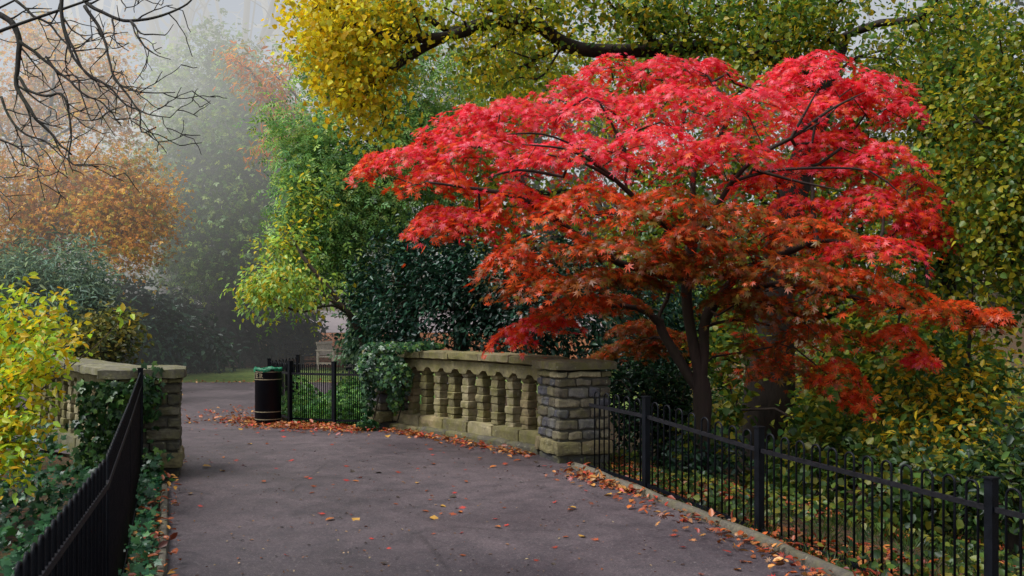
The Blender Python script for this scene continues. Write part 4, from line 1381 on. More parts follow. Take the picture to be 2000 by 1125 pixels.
bushes = [
    ('willow_bush', 'grey-green feathery bush beneath the orange-brown tree', 140, 22.5, [K(120, 540, 22.5, 110, 60, 1.2), K(60, 600, 22, 90, 70, 1), K(180, 600, 22, 70, 70, 1), K(100, 660, 21.5, 110, 60, 1), K(20, 540, 23, 60, 60, 1)], ['#6a8a78', '#5a7868', '#7c9a84', '#8aa48a'], 11000, .16, LANCE, M_LEAF),
    ('rhododendron_bush', 'rounded dark green rhododendron at the back of the lawn', 275, 29, [K(270, 650, 29, 60, 55, 1), K(250, 600, 29, 40, 40, .8), K(300, 690, 28.6, 60, 30, .9)], ['#2f4a3a', '#3a5a44', '#26403a', '#4a6a4e'], 4200, .2, OVAL, M_GLOSSY),
    ('rhododendron_bush', 'wider dark rhododendron, second from the path on the lawn edge', 350, 31, [K(350, 660, 31, 70, 50, 1), K(320, 620, 31.5, 50, 30, .9), K(390, 690, 30.5, 50, 30, .8)], ['#2c4538', '#385444', '#24392f', '#456048'], 4200, .2, OVAL, M_GLOSSY),
    ('laurel_bush', 'dark rounded laurel in deep shade behind the lawn', 470, 34, [K(440, 640, 34, 60, 70, 1.2), K(500, 640, 34, 60, 80, 1.2), K(400, 600, 35, 60, 80, 1.2), K(470, 560, 36, 70, 60, 1.2), K(560, 620, 36, 50, 60, 1)], ['#25352f', '#2c3f36', '#1f2d29', '#35483a'], 5200, .26, OVAL, M_LEAF),
    ('dogwood_bush', 'yellow-green bush beside the dark wooden bench', 545, 36, [K(545, 670, 36, 45, 40, .9), K(515, 700, 35.5, 45, 22, .8)], ['#6f7436', '#828038', '#565f30', '#8f8236'], 2200, .2, OVAL, M_LEAF),
    ('box_bush', 'small round dark bush behind the wooden benches', 600, 37, [K(600, 670, 37, 28, 36, .7), K(575, 695, 36.5, 30, 20, .6)], ['#2f4636', '#3a5440', '#273c30'], 1700, .18, OVAL, M_LEAF),
    ('viburnum_bush', 'low olive bush at the wall end behind the yellow shrub', 200, 19, [K(190, 680, 19, 60, 40, .7), K(140, 690, 18.5, 50, 40, .6), K(220, 640, 19.5, 40, 35, .6)], ['#5c6a34', '#76783a', '#48562e', '#8a8238'], 2800, .12, OVAL, M_LEAF),
    ('elder_bush', 'grey-green bush overhanging the far path beside the benches', 715, 26, [K(715, 640, 26, 35, 30, .7), K(700, 690, 25, 30, 30, .6), K(725, 580, 26.5, 40, 40, .8)], ['#43664a', '#55785a', '#37563e', '#6a8a62'], 2200, .14, OVAL, M_LEAF),
]
for k, (nm, lb, px, d, cl, cols, nl, sz, shp, lm) in enumerate(bushes):
    tree(nm, lb, px, d, 330 + k, [line(d, (px, 700), (px, 660))], cl, 150, nl, sz, shp, cols, M_BARK_GREY, lm, cat='bush', spread=sz * 1.3, inner=.55, gap=.22, root_r=.08, tip=.006, droop=.6, tjit=.4)
tree('woodland_tree', 'olive leaved tree at the edge of the view beyond the last railing post', 2230, 17, 390, [line(17, (2230, 600), (2220, 300), (2240, 0)), line(17, (2225, 400), (2120, 300)), line(17, (2225, 350), (2330, 260))],
     [K(2120, 250, 17, 120, 120, 1.2), K(2260, 330, 17, 130, 130, 1.2), K(2150, 500, 16.5, 120, 110, 1.1), K(2300, 560, 16.5, 120, 110, 1.1), K(2060, 560, 17, 80, 90, 1), K(2200, 90, 17, 130, 100, 1.2)], 420, 9000, .11, HEART, YG, M_BARK_DARK, spread=.3, inner=.1, gap=.36, root_r=.17, w=(.4, .4, .7), droop=.8, group='woodland trees behind the maple', tjit=.4)
tree('laurel_bush', 'grey-green laurel at the very edge of the view, beyond the feathery bush', -120, 26, 391, [line(26, (-120, 640), (-120, 560))], [K(-60, 560, 26, 110, 90, 1.4), K(-200, 520, 26, 130, 120, 1.5), K(-120, 650, 25.5, 150, 60, 1.2)], 160, 6500, .2, OVAL, ['#3f5c4c', '#4c6c58', '#354e42'], M_BARK_GREY, M_LEAF, cat='bush', spread=.26, inner=.55, gap=.22, root_r=.08, tip=.006, tjit=.4)
# the dark wood behind everything: one mass, nobody could count its trees
rng = np.random.default_rng(400)
LW = Leaves()
wood_cl = []
for x in np.arange(-44, 48, 3.4):
    y = 52 + rng.uniform(-3, 6) + abs(x) * .1
    z = float(ground_z(x, y))
    hgt = rng.uniform(8, 12) if x < -8 else rng.uniform(11, 16)
    for q in range(4):
        wood_cl.append((x + rng.uniform(-1.5, 1.5), y + rng.uniform(-1, 2), z + hgt * (.15 + .25 * q), 2.9 - .4 * q, 2.2, hgt * .2, 1))
tg, _ = shell_points(rng, wood_cl, 2600, .5, .25, 2.5)
spray(rng, LW, tg, np.array([0, 75, 4.]), 26000, (.8, .8, .8), .55, SPRIG, palette(['#46583c', '#55643c', '#3a4c38', '#6d6a3a', '#7a6a38', '#4c5c3e']), None, (.5, .5, .6), .5, tjit=.4)
LW.build('far_woods', M_LEAF, None, 'stuff')

# tangled undergrowth filling the hollow and the slope behind the railing: one mass
rng = np.random.default_rng(410)
n = 26000
x, y = rng.uniform(1.5, 22, n * 3), rng.uniform(13.2, 31, n * 3)
nz = noise3(np.stack([x, y, x * 0], -1), 1.6)
k = (x > .115 * y + .3) & (nz > .3)
x, y, nz = x[k][:n], y[k][:n], nz[k][:n]
z = ground_z(x, y) + (.15 + 2.4 * np.clip(nz - .25, 0, 1) * sst(13, 20, y)) * rng.random(len(x)) ** .7
cp = palette(['#3c5c30', '#4c7034', '#5c7c36', '#34502e', '#7c8836', '#94903a', '#2c462a', '#a08a34'])
U_ = Leaves().add(np.stack([x, y, z], 1), np.array([0, -.5, .8]) + rng.normal(size=(len(x), 3)) * .5, rng.normal(size=(len(x), 3)) - np.array([0, 0, .4]), .11 * (1 + rng.uniform(-.45, .5, len(x))), HEART, pick_cols(rng, cp, len(x), None, .35))
U_.build('undergrowth', M_LEAF, None, 'stuff')
# ------------------------------------------------------------------ bare limbs overhead on the left
b = np.array([-6.6, 8.6, float(ground_z(-6.6, 8.6))])
ov = thing('bare_tree', 'bare tree whose dark twisting twigs hang into the top corner above the mist', 'tree', b)
rng = np.random.default_rng(500)
mb = MB()


def fine(d, pts, r0, r1, depth=0):
    """a drawn limb, then crooked side twigs off it"""
    ds = np.linspace(d[0], d[1], len(pts)) if hasattr(d, '__len__') else [d] * len(pts)
    q = smooth_path([P(x, y, k) for (x, y), k in zip(pts, ds)], .06)
    q = q + (noise3(q * 1.0, .11)[:, None] - .5) * .018 + (np.stack([noise3(q + o, .3) for o in (3, 9, 17)], 1) - .5) * .03
    L = np.concatenate([[0], np.cumsum(np.linalg.norm(np.diff(q, axis=0), axis=1))])
    rr = (r0 + (r1 - r0) * (L / L[-1]) ** .8) * 1.55
    V, F = tube_arrays(q, rr, 6, True)
    mb.add(V, F)
    twigs(q, rr, L, 0)


def twigs(q, rr, L, lvl):
    if lvl > 2:
        return
    T = unit(np.gradient(q, axis=0))
    step = (.17, .15, .14)[lvl]
    s = step * rng.uniform(.5, 1.5)
    side = rng.choice([-1, 1])
    while s < L[-1] * .98:
        i = int(np.searchsorted(L, s))
        i = min(i, len(q) - 1)
        t = T[i]
        lat = unit(np.cross(t, np.array([0, 1., .0])) + rng.normal(size=3) * .35) * side
        ln = rng.uniform(.12, .42) * (1, .62, .45)[lvl]
        dirn = unit(t * .75 + lat * .75 + np.array([.15, 0, -.1]))
        m = max(4, int(ln / .045))
        w = [q[i]]
        for k in range(m):
            dirn = unit(dirn + rng.normal(size=3) * .16 + np.array([.02, 0, .035]))
            w.append(w[-1] + dirn * ln / m)
        w = np.array(w)
        r0 = max(.0045, min(rr[i] * .62, .010))
        lw = np.concatenate([[0], np.cumsum(np.linalg.norm(np.diff(w, axis=0), axis=1))])
        rw_ = r0 + (.003 - r0) * lw / lw[-1]
        V, F = tube_arrays(w, rw_, 4, True)
        mb.add(V, F)
        twigs(w, rw_, lw, lvl + 1)
        s += step * rng.uniform(.6, 1.8)
        side = -side


FL = [
    ((8.3, 8.0), [(-60, 0), (0, 28), (22, 45), (36, 80), (33, 150), (38, 180), (60, 215), (100, 265), (140, 300)], .022, .005),
    ((8.1, 7.9), [(36, 82), (80, 112), (130, 150), (165, 185), (200, 205), (235, 245)], .010, .003),
    ((8.0, 7.8), [(120, -40), (120, 20), (126, 60), (145, 95), (165, 145), (215, 170), (232, 180)], .012, .003),
    ((8.0, 7.7), [(120, 30), (130, 75), (160, 135), (205, 165), (220, 178), (245, 205), (270, 218), (278, 258), (305, 250)], .010, .003),
    ((8.1, 7.7), [(150, -40), (172, 5), (200, 25), (255, 42), (300, 38), (340, 25), (368, 10), (385, -10)], .014, .004),
    ((7.9, 7.7), [(255, 42), (275, 68), (300, 69), (323, 70)], .006, .003),
    ((7.9, 7.7), [(255, 44), (268, 75), (290, 98), (305, 109)], .005, .002),
    ((8.0, 7.6), [(165, 10), (190, 50), (207, 85), (213, 118), (222, 150), (240, 172), (270, 182), (340, 178)], .010, .0025),
    ((8.0, 7.6), [(222, 152), (250, 185), (270, 215), (300, 225), (332, 230)], .007, .0025),
    ((8.1, 7.8), [(38, 150), (55, 175), (90, 190), (118, 185), (130, 220), (138, 260), (138, 300), (145, 320), (195, 328)], .009, .003),
    ((8.1, 7.8), [(0, 190), (20, 235), (50, 262), (85, 275), (120, 300), (135, 308)], .008, .003),
    ((8.2, 8.0), [(-30, 255), (0, 270), (40, 292), (75, 322)], .008, .003),
    ((8.2, 8.0), [(-30, 330), (0, 345), (18, 358)], .005, .002),
    ((8.1, 7.9), [(30, 0), (60, 30), (95, 45), (120, 75), (150, 95), (180, 72)], .009, .003),
    ((8.1, 7.8), [(90, 110), (120, 145), (150, 150), (162, 200), (180, 235), (200, 210)], .006, .0025),
    ((7.9, 7.7), [(225, -20), (245, 10), (245, 22)], .005, .002),
]
for d, pts, r0, r1 in FL:
    fine(d, pts, r0, r1)
tb = [b - ZUP * .2, b + ZUP * .6, b + np.array([.1, -.1, 2.2]), b + np.array([.3, -.2, 4.0]), b + np.array([.7, -.3, 5.4])]
q = smooth_path(tb, .2)
mb.tube(q, np.linspace(.2, .07, len(q)), 12)
for end in (P(-60, 0, 8.3), P(120, -40, 8.0), P(150, -40, 8.1), P(225, -20, 7.9), P(30, 0, 8.1), P(-30, 255, 8.2), P(-30, 330, 8.2), P(0, 190, 8.1)):
    k0 = q[-1] if end[2] > 4.3 else q[int(len(q) * .55)]
    mid = (k0 + end) / 2 + np.array([0, 0, .35])
    w = smooth_path([k0, mid, end], .15)
    mb.tube(w, np.linspace(.05, .018, len(w)) if end[2] > 4.3 else np.linspace(.03, .008, len(w)), 7)
mb.build('trunk', M_TWIG, ov, smooth=True)

# ------------------------------------------------------------------ the yellow shrub, front left
b = np.array([-5.3, 8.9, float(ground_z(-5.3, 8.9))])
ys_ = thing('yellow_shrub', 'leafy shrub with bright yellow and lime leaves on upright stems beside the railing', 'shrub', b)
rng = np.random.default_rng(520)
mb, LV = MB(), Leaves()
YP = palette(['#ecdc2c', '#dce038', '#c8e040', '#a8d444', '#f0d02c', '#84bc44', '#eec22e', '#b4d83c'])
ends = [(245, 606, 8.6), (140, 588, 8.9), (160, 622, 8.8), (92, 585, 8.9), (52, 562, 8.9), (20, 575, 8.8), (76, 612, 8.7), (122, 650, 8.6), (40, 640, 8.7), (5, 640, 8.8), (118, 720, 8.4), (150, 668, 8.7), (-20, 600, 8.8), (100, 700, 8.4), (60, 720, 8.4), (20, 740, 8.4), (-30, 700, 8.5),
        (104, 830, 8.3), (70, 800, 8.2), (40, 830, 8.2), (0, 820, 8.2), (-60, 620, 8.8), (50, 880, 8.1), (10, 900, 8.1), (118, 605, 9.0), (172, 655, 9.0), (30, 600, 9.0), (85, 655, 8.5), (0, 700, 8.4), (128, 760, 8.5), (-40, 650, 8.6), (-50, 780, 8.3), (112, 610, 8.6), (95, 860, 8.4), (75, 900, 8.3), (110, 800, 8.6), (88, 770, 8.3), (30, 770, 8.2), (60, 935, 8.2), (140, 575, 9.0), (66, 548, 8.9), (158, 700, 8.8)]
for k, (px, py, d) in enumerate(ends):
    e = P(px - (0 if k == 0 else 14), py + (0 if k == 0 else 6), d + rng.uniform(-.3, .3))
    s0 = b + np.array([rng.uniform(-.5, .4), rng.uniform(-.3, .3), -.05])
    m1 = s0 * .45 + e * .55 + np.array([rng.uniform(-.15, .05), 0, .25 + rng.uniform(0, .15)])
    if k == 0:
        m1 = P(190, 672, 8.8)
    w = smooth_path([s0, s0 * .75 + e * .25 + np.array([0, 0, .2]), m1, e], .07)
    mb.tube(w, np.linspace(.011, .0028, len(w)), 5)
    T = unit(np.gradient(w, axis=0))
    sel = np.arange(int(len(w) * (.36 if k else .93)), len(w))
    reps = 2 if k == 0 else 7
    for r_ in range(reps):
        i = sel
        off = rng.normal(size=(len(i), 3)) * np.array([.06, .08, .085]) * (1 if r_ else .3)
        p = w[i] + off
        sd = rng.normal(size=(len(i), 3)) + T[i] * .5 - np.array([0, 0, .75])
        nr = np.array([0, -.35, .6]) + rng.normal(size=(len(i), 3)) * .6
        LV.add(p, nr, sd, .074 * (1 + rng.uniform(-.35, .35, len(i))), OVAL, pick_cols(rng, YP, len(i), [3, 3, 3, 3, 2, 2, 1.5, 2], .22))
mb.build('stem', M_BARK_BROWN, ys_, smooth=True)
LV.build('crown', leaf_mat('yellow_leaf', .5, .03), ys_)

# ------------------------------------------------------------------ ivy
IV = palette(['#23462a', '#2c5432', '#1c3a24', '#386038', '#466a3c', '#587836'])


def ivy(name, label, pts_fn, n, size, loc, seed, stems, cols=IV, lm=None):
    rng = np.random.default_rng(seed)
    t = thing(name, label, 'ivy', loc)
    L = Leaves()
    p, nr = pts_fn(rng, n)
    tn = np.array([0, 0, -1.]) + rng.normal(size=(len(p), 3)) * .55
    L.add(p, nr + rng.normal(size=p.shape) * .45, tn, size * (1 + rng.uniform(-.4, .4, len(p))), IVYLEAF, pick_cols(rng, cols, len(p), None, .3))
    L.build('foliage', lm or M_GLOSSY, t)
    m = MB()
    for s in stems:
        w = smooth_path(s, .08)
        w = w + (np.stack([noise3(w + o, .2) for o in (0, 5, 9)], 1) - .5) * .06
        m.tube(w, np.linspace(.012, .004, len(w)), 5)
    m.build('stem', M_BARK_BROWN, t, smooth=True)
    return t


def far_ivy(rng, n):
    # a curtain over the far pier and the end of the coping, spilling down its front, with loose sprays on top
    p = []
    for (cx, cy, cz, rx, ry, rz, m) in ((-2.0, 14.35, .98, .24, .26, .22, .24), (-1.78, 14.25, .93, .26, .26, .26, .26), (-1.62, 14.2, .82, .2, .22, .28, .12), (-1.7, 14.4, 1.25, .45, .3, .08, .1), (-1.3, 14.2, 1.27, .32, .22, .07, .06), (-2.08, 14.4, .6, .1, .16, .4, .10), (-1.66, 14.2, .55, .12, .12, .22, .05), (-2.08, 14.3, .12, .16, .12, .1, .04)):
        k = int(n * m)
        d = unit(rng.normal(size=(k, 3)) + np.array([0, -.5, .1]))
        p.append(np.array([cx, cy, cz]) + d * np.array([rx, ry, rz]) * (.7 + .45 * noise3(d * 2 + cx * 9, .6))[:, None] * (.85 + .25 * rng.random((k, 1))))
    p = np.concatenate(p)
    out = unit(p - np.array([-1.85, 14.75, .75]))
    return p, out * .9 + np.array([0, -.3, .35])


ivy('ivy', 'thick ivy smothering the far pier and end of the coping of the balustrade', far_ivy, 3600, .05, (-1.95, 14.4, 0), 540,
    [[(-2.0, 14.4, .0), (-1.95, 14.38, .5), (-1.8, 14.36, 1.0)], [(-1.7, 14.45, 0), (-1.6, 14.4, .5), (-1.5, 14.2, 1.0)]])


def AL3(s, z):
    return tuple(np.append(AL + UL * s - VL * .02, z))


def pier_ivy(rng, n):
    # on the pier's front: dense on the side away from the path, thin fingers towards it, a heap at its foot
    o = np.append(AL, 0) - np.append(VL, 0) * .06
    U3 = np.append(UL, 0)
    p = []
    m = int(n * .62)
    s, h = rng.random(m), rng.random(m)
    keep = s > .25 * (1 - np.abs(2 * h - 1)) + .1 * rng.random(m)
    p.append((o + U3 * (.36 + .62 * s)[:, None] + ZUP * (h * 1.08 - .05)[:, None] + rng.normal(size=(m, 3)) * .03)[keep])
    m = int(n * .28)
    s = rng.random(m)
    p.append(o + U3 * (.16 + .7 * s)[:, None] + ZUP * (-.05 + .4 * rng.random(m) ** 1.8)[:, None] + rng.normal(size=(m, 3)) * .05 - np.append(VL, 0) * .08)
    m = int(n * .1)
    p.append(o + U3 * (.3 + rng.normal(size=m) * .06)[:, None] + ZUP * (.9 + .14 * rng.normal(size=m))[:, None] + rng.normal(size=(m, 3)) * .03)
    p = np.concatenate(p)
    return p, np.array([.25, -.85, .35])


ivy('ivy', 'ivy climbing the pier of the left balustrade beside the black railing'.replace('left balustrade', 'balustrade by the yellow shrub'), pier_ivy, 1900, .055, (-4.1, 10.2, 0), 541,
    [[AL3(.62, -.1), AL3(.6, .4), AL3(.5, .9)], [AL3(.4, -.1), AL3(.36, .4), AL3(.3, 1.0)]], palette(['#284826', '#365a30', '#203c22', '#446a36', '#587838']))

# ------------------------------------------------------------------ ground cover: nobody could count it
def scatter(name, seed, xy, size, shape, cols, weights=None, lift=.0, hgt=.0, up=(.0, .0, 1.), tilt=.5, lm=None, tan_up=0.0, jit=.3):
    rng = np.random.default_rng(seed)
    n = len(xy)
    z = ground_z(xy[:, 0], xy[:, 1])
    p = np.stack([xy[:, 0], xy[:, 1], z + lift + hgt * rng.random(n)], 1)
    nr = np.array(up) + rng.normal(size=(n, 3)) * tilt
    tn = rng.normal(size=(n, 3)) + np.array([0, 0, tan_up])
    L = Leaves().add(p, nr, tn, size * (1 + rng.uniform(-.4, .4, n)), shape, pick_cols(rng, palette(cols), n, weights, jit))
    return L.build(name, lm or M_LEAF, None, 'stuff')


def region(rng, n, fn, box):
    x = rng.uniform(box[0], box[1], n * 4); y = rng.uniform(box[2], box[3], n * 4)
    k = fn(x, y)
    return np.stack([x[k], y[k]], 1)[:n]


rng = np.random.default_rng(560)
xy = region(rng, 9000, lambda x, y: (x > right_of(y) + .22) & (noise3(np.stack([x, y, x * 0], -1), .8) > .34), (.8, 9, 3.2, 12.5))
scatter('ground_cover', 561, xy, .06, HEART, ['#46622c', '#587430', '#38522a', '#748034', '#8a8632', '#2f4a28'], None, .02, .13, (0, -.4, 1), .5)
xy = region(rng, 5000, lambda x, y: (x > right_of(y) + .18) & (noise3(np.stack([x, y, x * 0 + 5], -1), .6) > .35), (.8, 8, 3.2, 12.5))
scatter('grass', 562, xy, .12, GRASS, ['#3c5626', '#4a642a', '#304824', '#606c30'], None, -.01, 0, (0, -1, .1), .5, None, 2.5)
xy = region(rng, 7500, lambda x, y: (x > right_of(y) + .16) & (noise3(np.stack([x, y, x * 0 + 9], -1), .7) > .45), (.8, 7, 3.2, 11.8))
scatter('leaf_litter', 563, xy, .075, OVAL, ['#a04a24', '#8a3a20', '#b05c2a', '#7a3220', '#6a4426', '#a86a34'], None, .015, .04, (0, 0, 1), .35, M_LITTER)
xy = region(rng, 14000, lambda x, y: (x < left_of(np.minimum(y, 10.4)) - .1 - .9 * np.maximum(0, y - 10.6)) & (noise3(np.stack([x, y, x * 0], -1), .6) > .22), (-8.5, -1, 2.2, 13))
scatter('ground_ivy', 564, xy, .058, IVYLEAF, ['#20442a', '#2c5434', '#1a3824', '#386440', '#325a2e', '#264c30'], None, .04, .26, (.2, -.5, .9), .5, M_GLOSSY)
xy = region(rng, 2300, lambda x, y: (x < left_of(y) - .04) & (x > left_of(y) - .34), (-4.2, -1, 2.2, 10.2))
scatter('ground_ivy', 565, xy, .05, IVYLEAF, ['#2f6040', '#3f744c', '#28503a', '#5a8450'], None, .03, .1, (0, -.3, 1), .5, M_GLOSSY)
xy = region(rng, 420, lambda x, y: (x < left_of(y) + .12) & (x > left_of(y) - .32), (-4.2, -1, 2.2, 10.2))
scatter('leaf_litter', 566, xy, .065, OVAL, ['#a8582c', '#b86a34', '#8a4426', '#c08a3c', '#7a3a26'], None, .06, .05, (0, 0, 1), .4, M_LITTER)
# green plants behind the bin railing
xy = region(rng, 7500, lambda x, y: (x > np.interp(y, [15.0, 15.7, 17, 19], [-2.1, -3.45, -4.0, -3.9])) & (x < -1.5 + (y - 15) * .2), (-4.2, -.8, 15.1, 18.6))
rg = np.random.default_rng(567)
zz = ground_z(xy[:, 0], xy[:, 1])
hh = (.25 + .3 * noise3(np.stack([xy[:, 0], xy[:, 1], xy[:, 0] * 0], -1), .7)) * (1 + .2 * (xy[:, 1] - 15))
hh = hh * (1 - .6 * np.exp(-((xy[:, 0] + 3.5) / .35) ** 2))
p = np.stack([xy[:, 0], xy[:, 1], np.maximum(zz, -.1) + hh * (.15 + .85 * rg.random(len(xy)))], 1)
Leaves().add(p, np.array([0, -.5, .9]) + rg.normal(size=p.shape) * .4, rg.normal(size=p.shape) + np.array([0, 0, -.3]), .075 * (1 + rg.uniform(-.35, .35, len(p))), HEART, pick_cols(rg, palette(['#78b464', '#90c86c', '#68a060', '#a4d474', '#588c54']), len(p), None, .25)).build('ground_cover', M_LEAF, None, 'stuff')

# leaf drifts on the path edges
MAPC = ['#a85228', '#9a4a26', '#c06a34', '#7c4024', '#b87c44', '#b04030', '#8a5c34', '#c89050']
xs = []
rg = np.random.default_rng(570)
for (n, a0, a1, wid) in ((640, 3.0, 10.6, .2), (160, 9.5, 11.0, .14)):
    y = rg.uniform(a0, a1, n)
    x = right_of(y) - np.abs(rg.normal(size=n)) * wid * (.5 + noise3(np.stack([y, y * 0, y * 0], -1), .5)) + .03
    xs.append(np.stack([x, y], 1))
kq = rg.random(400)
xs.append(np.stack([.30 + (-1.72 - .30) * kq - np.abs(rg.normal(size=400)) * .13 - .03, 11.75 + (14.35 - 11.75) * kq - np.abs(rg.normal(size=400)) * .12], 1))
n = 1300
kq = rg.random(n)
fx = np.interp(kq, [0, .35, .75, 1], [-1.9, -2.7, -3.5, -4.3]); fy = np.interp(kq, [0, .35, .75, 1], [14.5, 15.1, 15.4, 16.6])
xs.append(np.stack([fx - np.abs(rg.normal(size=n)) * .28 - .02, fy - np.abs(rg.normal(size=n)) * .38 - .02], 1))
n = 420
y = rg.normal(25.4, .18, n)
xs.append(np.stack([rg.uniform(-14, -2, n), y], 1))
y = rg.uniform(15.5, 18.5, 260)
xs.append(np.stack([rg.normal(-4.6, .6, 260), y], 1))
xy = np.concatenate(xs)
z = path_z(xy[:, 0], xy[:, 1]) + .02 + .05 * rg.random(len(xy)) ** 2
p = np.stack([xy[:, 0], xy[:, 1], z], 1)
half = rg.random(len(p)) < .55
LD = Leaves()
for msk, shp, sz in ((half, OVAL, .068), (~half, STAR, .046)):
    q = p[msk]
    LD.add(q, np.array([0, 0, 1.]) + rg.normal(size=q.shape) * .38, rg.normal(size=q.shape), sz * (1 + rg.uniform(-.35, .4, len(q))), shp, pick_cols(rg, palette(MAPC), len(q), None, .3))
LD.build('leaf_litter', M_LITTER, None, 'stuff')
xy = region(rg, 1500, lambda x, y: (x < -3.5), (-9.5, -3, 33, 41.5))
z = ground_z(xy[:, 0], xy[:, 1]) + .02
Leaves().add(np.stack([xy[:, 0], xy[:, 1], z], 1), np.array([0, 0, 1.]) + rg.normal(size=(len(xy), 3)) * .3, rg.normal(size=(len(xy), 3)), .15, OVAL, pick_cols(rg, palette(['#8a4c28', '#7a3e22', '#98622e']), len(xy), None, .3)).build('leaf_litter', M_LITTER, None, 'stuff')

# crumbs, seeds and scraps of leaf all over the asphalt
n = 1500
y = 4.2 + 14 * rg.random(n) ** 1.4
x = left_of(y) + (right_of(y) - left_of(y)) * rg.random(n)
q = np.stack([x, y, path_z(x, y) + .02], 1)[~((y > 10.2) & (y < 14) & (x < -4.3))]
Leaves().add(q, np.array([0, 0, 1.]) + rg.normal(size=q.shape) * .25, rg.normal(size=q.shape), .02 * (1 + rg.uniform(-.5, .9, len(q))), OVAL, pick_cols(rg, palette(['#5a4636', '#8a6440', '#3a3230', '#9a5a38', '#a89070']), len(q), None, .3)).build('leaf_litter', M_LITTER, None, 'stuff')

# single fallen leaves on the open asphalt
vari = []
rg = np.random.default_rng(580)
for k, (shp, sz, c) in enumerate([(STAR, .06, '#c83a34'), (STAR, .055, '#a8402a'), (STAR, .06, '#d8483a'), (OVAL, .1, '#b8703a'), (HEART, .09, '#c89a4a'), (OVAL, .09, '#8a4a2c'), (STAR, .065, '#b85a34'), (HEART, .08, '#4a4038')]):
    S, Q = shp
    V = S.copy() * sz
    V[:, 2] = V[:, 2] * 1.1 + (V[:, 0] ** 2 + (V[:, 1] - .4 * sz) ** 2) * (1.6 / sz * .18) * 1.0
    V[:, 2] -= V[:, 2].min()
    cc = lin(c)[None] * (1 + rg.uniform(-.15, .15, (len(V), 1)))
    me = mesh_quads('fallen_leaf', V, Q, cc)
    me.materials.append(M_LITTER)
    vari.append(me)
n_l = 0
while n_l < 250:
    y = rg.uniform(4.0, 16) if rg.random() < .8 else rg.uniform(16, 23)
    u_ = rg.random()
    x = left_of(y) + .1 + (right_of(y) - left_of(y) - .2) * (u_ ** .75 if y < 16 else u_)
    if y > 10.2 and x < -4.5 and y < 14:
        continue
    if abs(x - bx) < .3 and abs(y - by) < .3:
        continue
    o = bpy.data.objects.new('fallen_leaf', vari[rg.integers(len(vari))])
    o.location = (x, y, float(path_z(x, y)) + .017)
    o.rotation_euler = (rg.normal() * .12, rg.normal() * .12, rg.uniform(0, 6.28))
    s = rg.uniform(.55, 1.1)
    o.scale = (s, s, s)
    link(o)
    tag(o, 'small fallen autumn leaf lying on the open asphalt path', 'fallen leaf', 'fallen leaves on the asphalt')
    n_l += 1
# red leaves caught on the coping
for k, (x, y, z) in enumerate([(-1.35, 14.12, 1.235), (-1.28, 14.05, 1.235), (-1.42, 14.2, 1.24), (.62, 11.5, 1.2), (.74, 11.6, 1.2), (.40, 11.75, 1.2), (-.95, 13.6, 1.235)]):
    o = bpy.data.objects.new('fallen_leaf', vari[(0, 2, 6)[k % 3]])
    o.location = (x, y, z + .004)
    o.rotation_euler = (.1, -.1, k * 1.7)
    link(o)
    tag(o, 'red fallen leaf caught on top of the stone coping', 'fallen leaf', 'fallen leaves on the coping')
# ------------------------------------------------------------------ light, mist, camera
EL, AZ = R(58), R(-112)      # overcast light, stronger from the left of the view and a little behind the camera
w = bpy.data.worlds.new('World')
SC.world = w
w.use_nodes = True
t = NT(w)
t.n.clear()
out = t.new('ShaderNodeOutputWorld')
sky = t.new('ShaderNodeTexSky', sky_type='NISHITA')
sky.sun_disc = False
sky.sun_elevation = EL
sky.sun_rotation = AZ
sky.air_density = 1.2
sky.dust_density = 2.5
sky.ozone_density = 1.0
hs = t.new('ShaderNodeHueSaturation')
hs.inputs['Saturation'].default_value = .25
t.link(sky.outputs[0], hs.inputs['Color'])
bg = t.new('ShaderNodeBackground')
bg.inputs['Strength'].default_value = SKY
t.link(hs.outputs[0], bg.inputs['Color'])
t.link(bg.outputs[0], out.inputs['Surface'])

# mist: a bank that lies beyond the bridge, thicker with height, thinning to nothing on this side of it
geo = t.new('ShaderNodeNewGeometry')
sx = t.new('ShaderNodeSeparateXYZ')
t.link(geo.outputs['Position'], sx.inputs[0])


def mr(v, a0, a1, b0=0.0, b1=1.0, smooth=True):
    m = t.new('ShaderNodeMapRange', interpolation_type='SMOOTHSTEP' if smooth else 'LINEAR')
    t.link(v, m.inputs[0])
    for q, x in zip((1, 2, 3, 4), (a0, a1, b0, b1)):
        m.inputs[q].default_value = x
    return m.outputs[0]


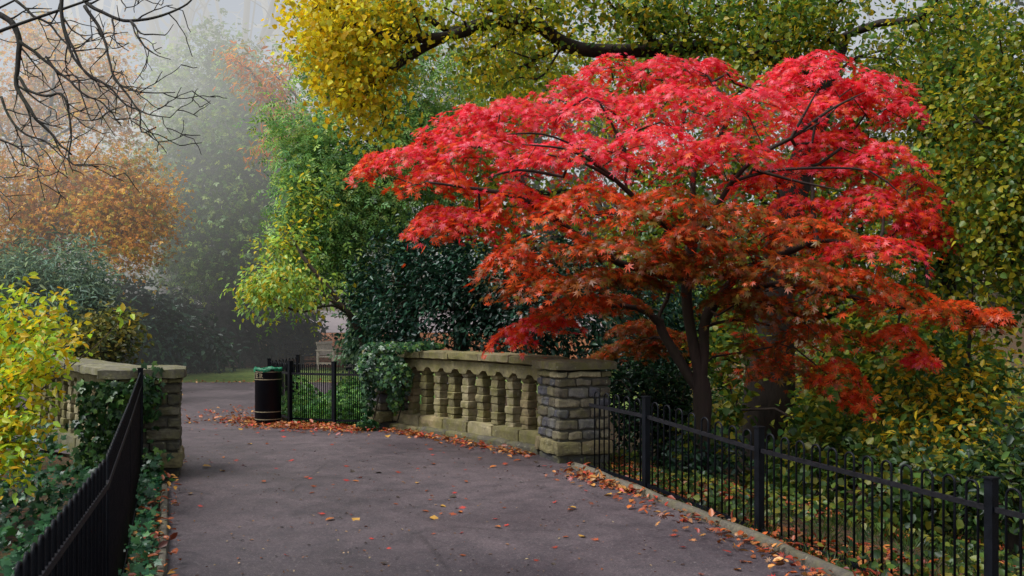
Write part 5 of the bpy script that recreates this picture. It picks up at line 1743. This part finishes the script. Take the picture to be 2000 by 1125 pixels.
skew = t.math('ADD', sx.outputs['Y'], t.math('MULTIPLY', sx.outputs['X'], -.35))     # the bank's near side runs back to the right
dens = t.math('MULTIPLY', mr(skew, FOG_NEAR, FOG_FAR), mr(sx.outputs['Z'], 1.2, 9.0, FOG_LO, FOG_HI))
dens = t.math('MULTIPLY', dens, mr(sx.outputs['Z'], 16, 30, 1, 0))
dens = t.math('MULTIPLY', dens, mr(sx.outputs['X'], -13, 0, 1, .03))
dens = t.math('MULTIPLY', dens, mr(sx.outputs['Y'], 75, 95, 1, 0))
dens = t.math('MULTIPLY', dens, mr(sx.outputs['X'], -70, -45, 0, 1))
ab = t.new('ShaderNodeVolumeAbsorption')
ab.inputs['Color'].default_value = (0, 0, 0, 1)
em = t.new('ShaderNodeEmission')
em.inputs['Color'].default_value = FOG_COL
t.link(dens, ab.inputs['Density'])
t.link(t.math('MULTIPLY', dens, mr(sx.outputs['Z'], 0, 11, .62, 1.16)), em.inputs['Strength'])  # mist gives off its own glow, stronger higher up, standing for scattered daylight
av = t.new('ShaderNodeAddShader')
t.link(ab.outputs[0], av.inputs[0])
t.link(em.outputs[0], av.inputs[1])
t.link(av.outputs[0], out.inputs['Volume'])
w.cycles.volume_step_size = 5.0
SC.cycles.volume_max_steps = 16

sun = bpy.data.lights.new('sun', 'SUN')
sun.energy = SUN
sun.angle = R(30)
sun.color = (1, .96, .9)
so = bpy.data.objects.new('sun', sun)
COL.objects.link(so)
d = Vector((math.sin(AZ) * math.cos(EL), math.cos(AZ) * math.cos(EL), math.sin(EL)))
so.rotation_euler = (-d).to_track_quat('-Z', 'Y').to_euler()

cam = bpy.data.cameras.new('camera')
cam.sensor_width = 36
cam.lens = FPX / 2000 * 36
cam.shift_y = (HOR - 562.5) / 2000
cam.clip_start = .05
cam.clip_end = 500
cam.dof.use_dof = True
cam.dof.focus_distance = 11.8
cam.dof.aperture_fstop = 5.0
co = bpy.data.objects.new('camera', cam)
co.location = (0, 0, EYE)
co.rotation_euler = (math.pi / 2, 0, 0)
COL.objects.link(co)
SC.camera = co

SC.view_settings.view_transform = 'Standard'
SC.view_settings.look = 'None'
SC.view_settings.exposure = 0
SC.view_settings.gamma = 1
cy = SC.cycles
cy.max_bounces = 5
cy.diffuse_bounces = 3
cy.glossy_bounces = 2
cy.transmission_bounces = 3
cy.volume_bounces = 0
cy.transparent_max_bounces = 4
cy.caustics_reflective = False
cy.caustics_refractive = False
cy.sample_clamp_indirect = 3
cy.use_denoising = True
cy.denoiser = 'OPENIMAGEDENOISE'
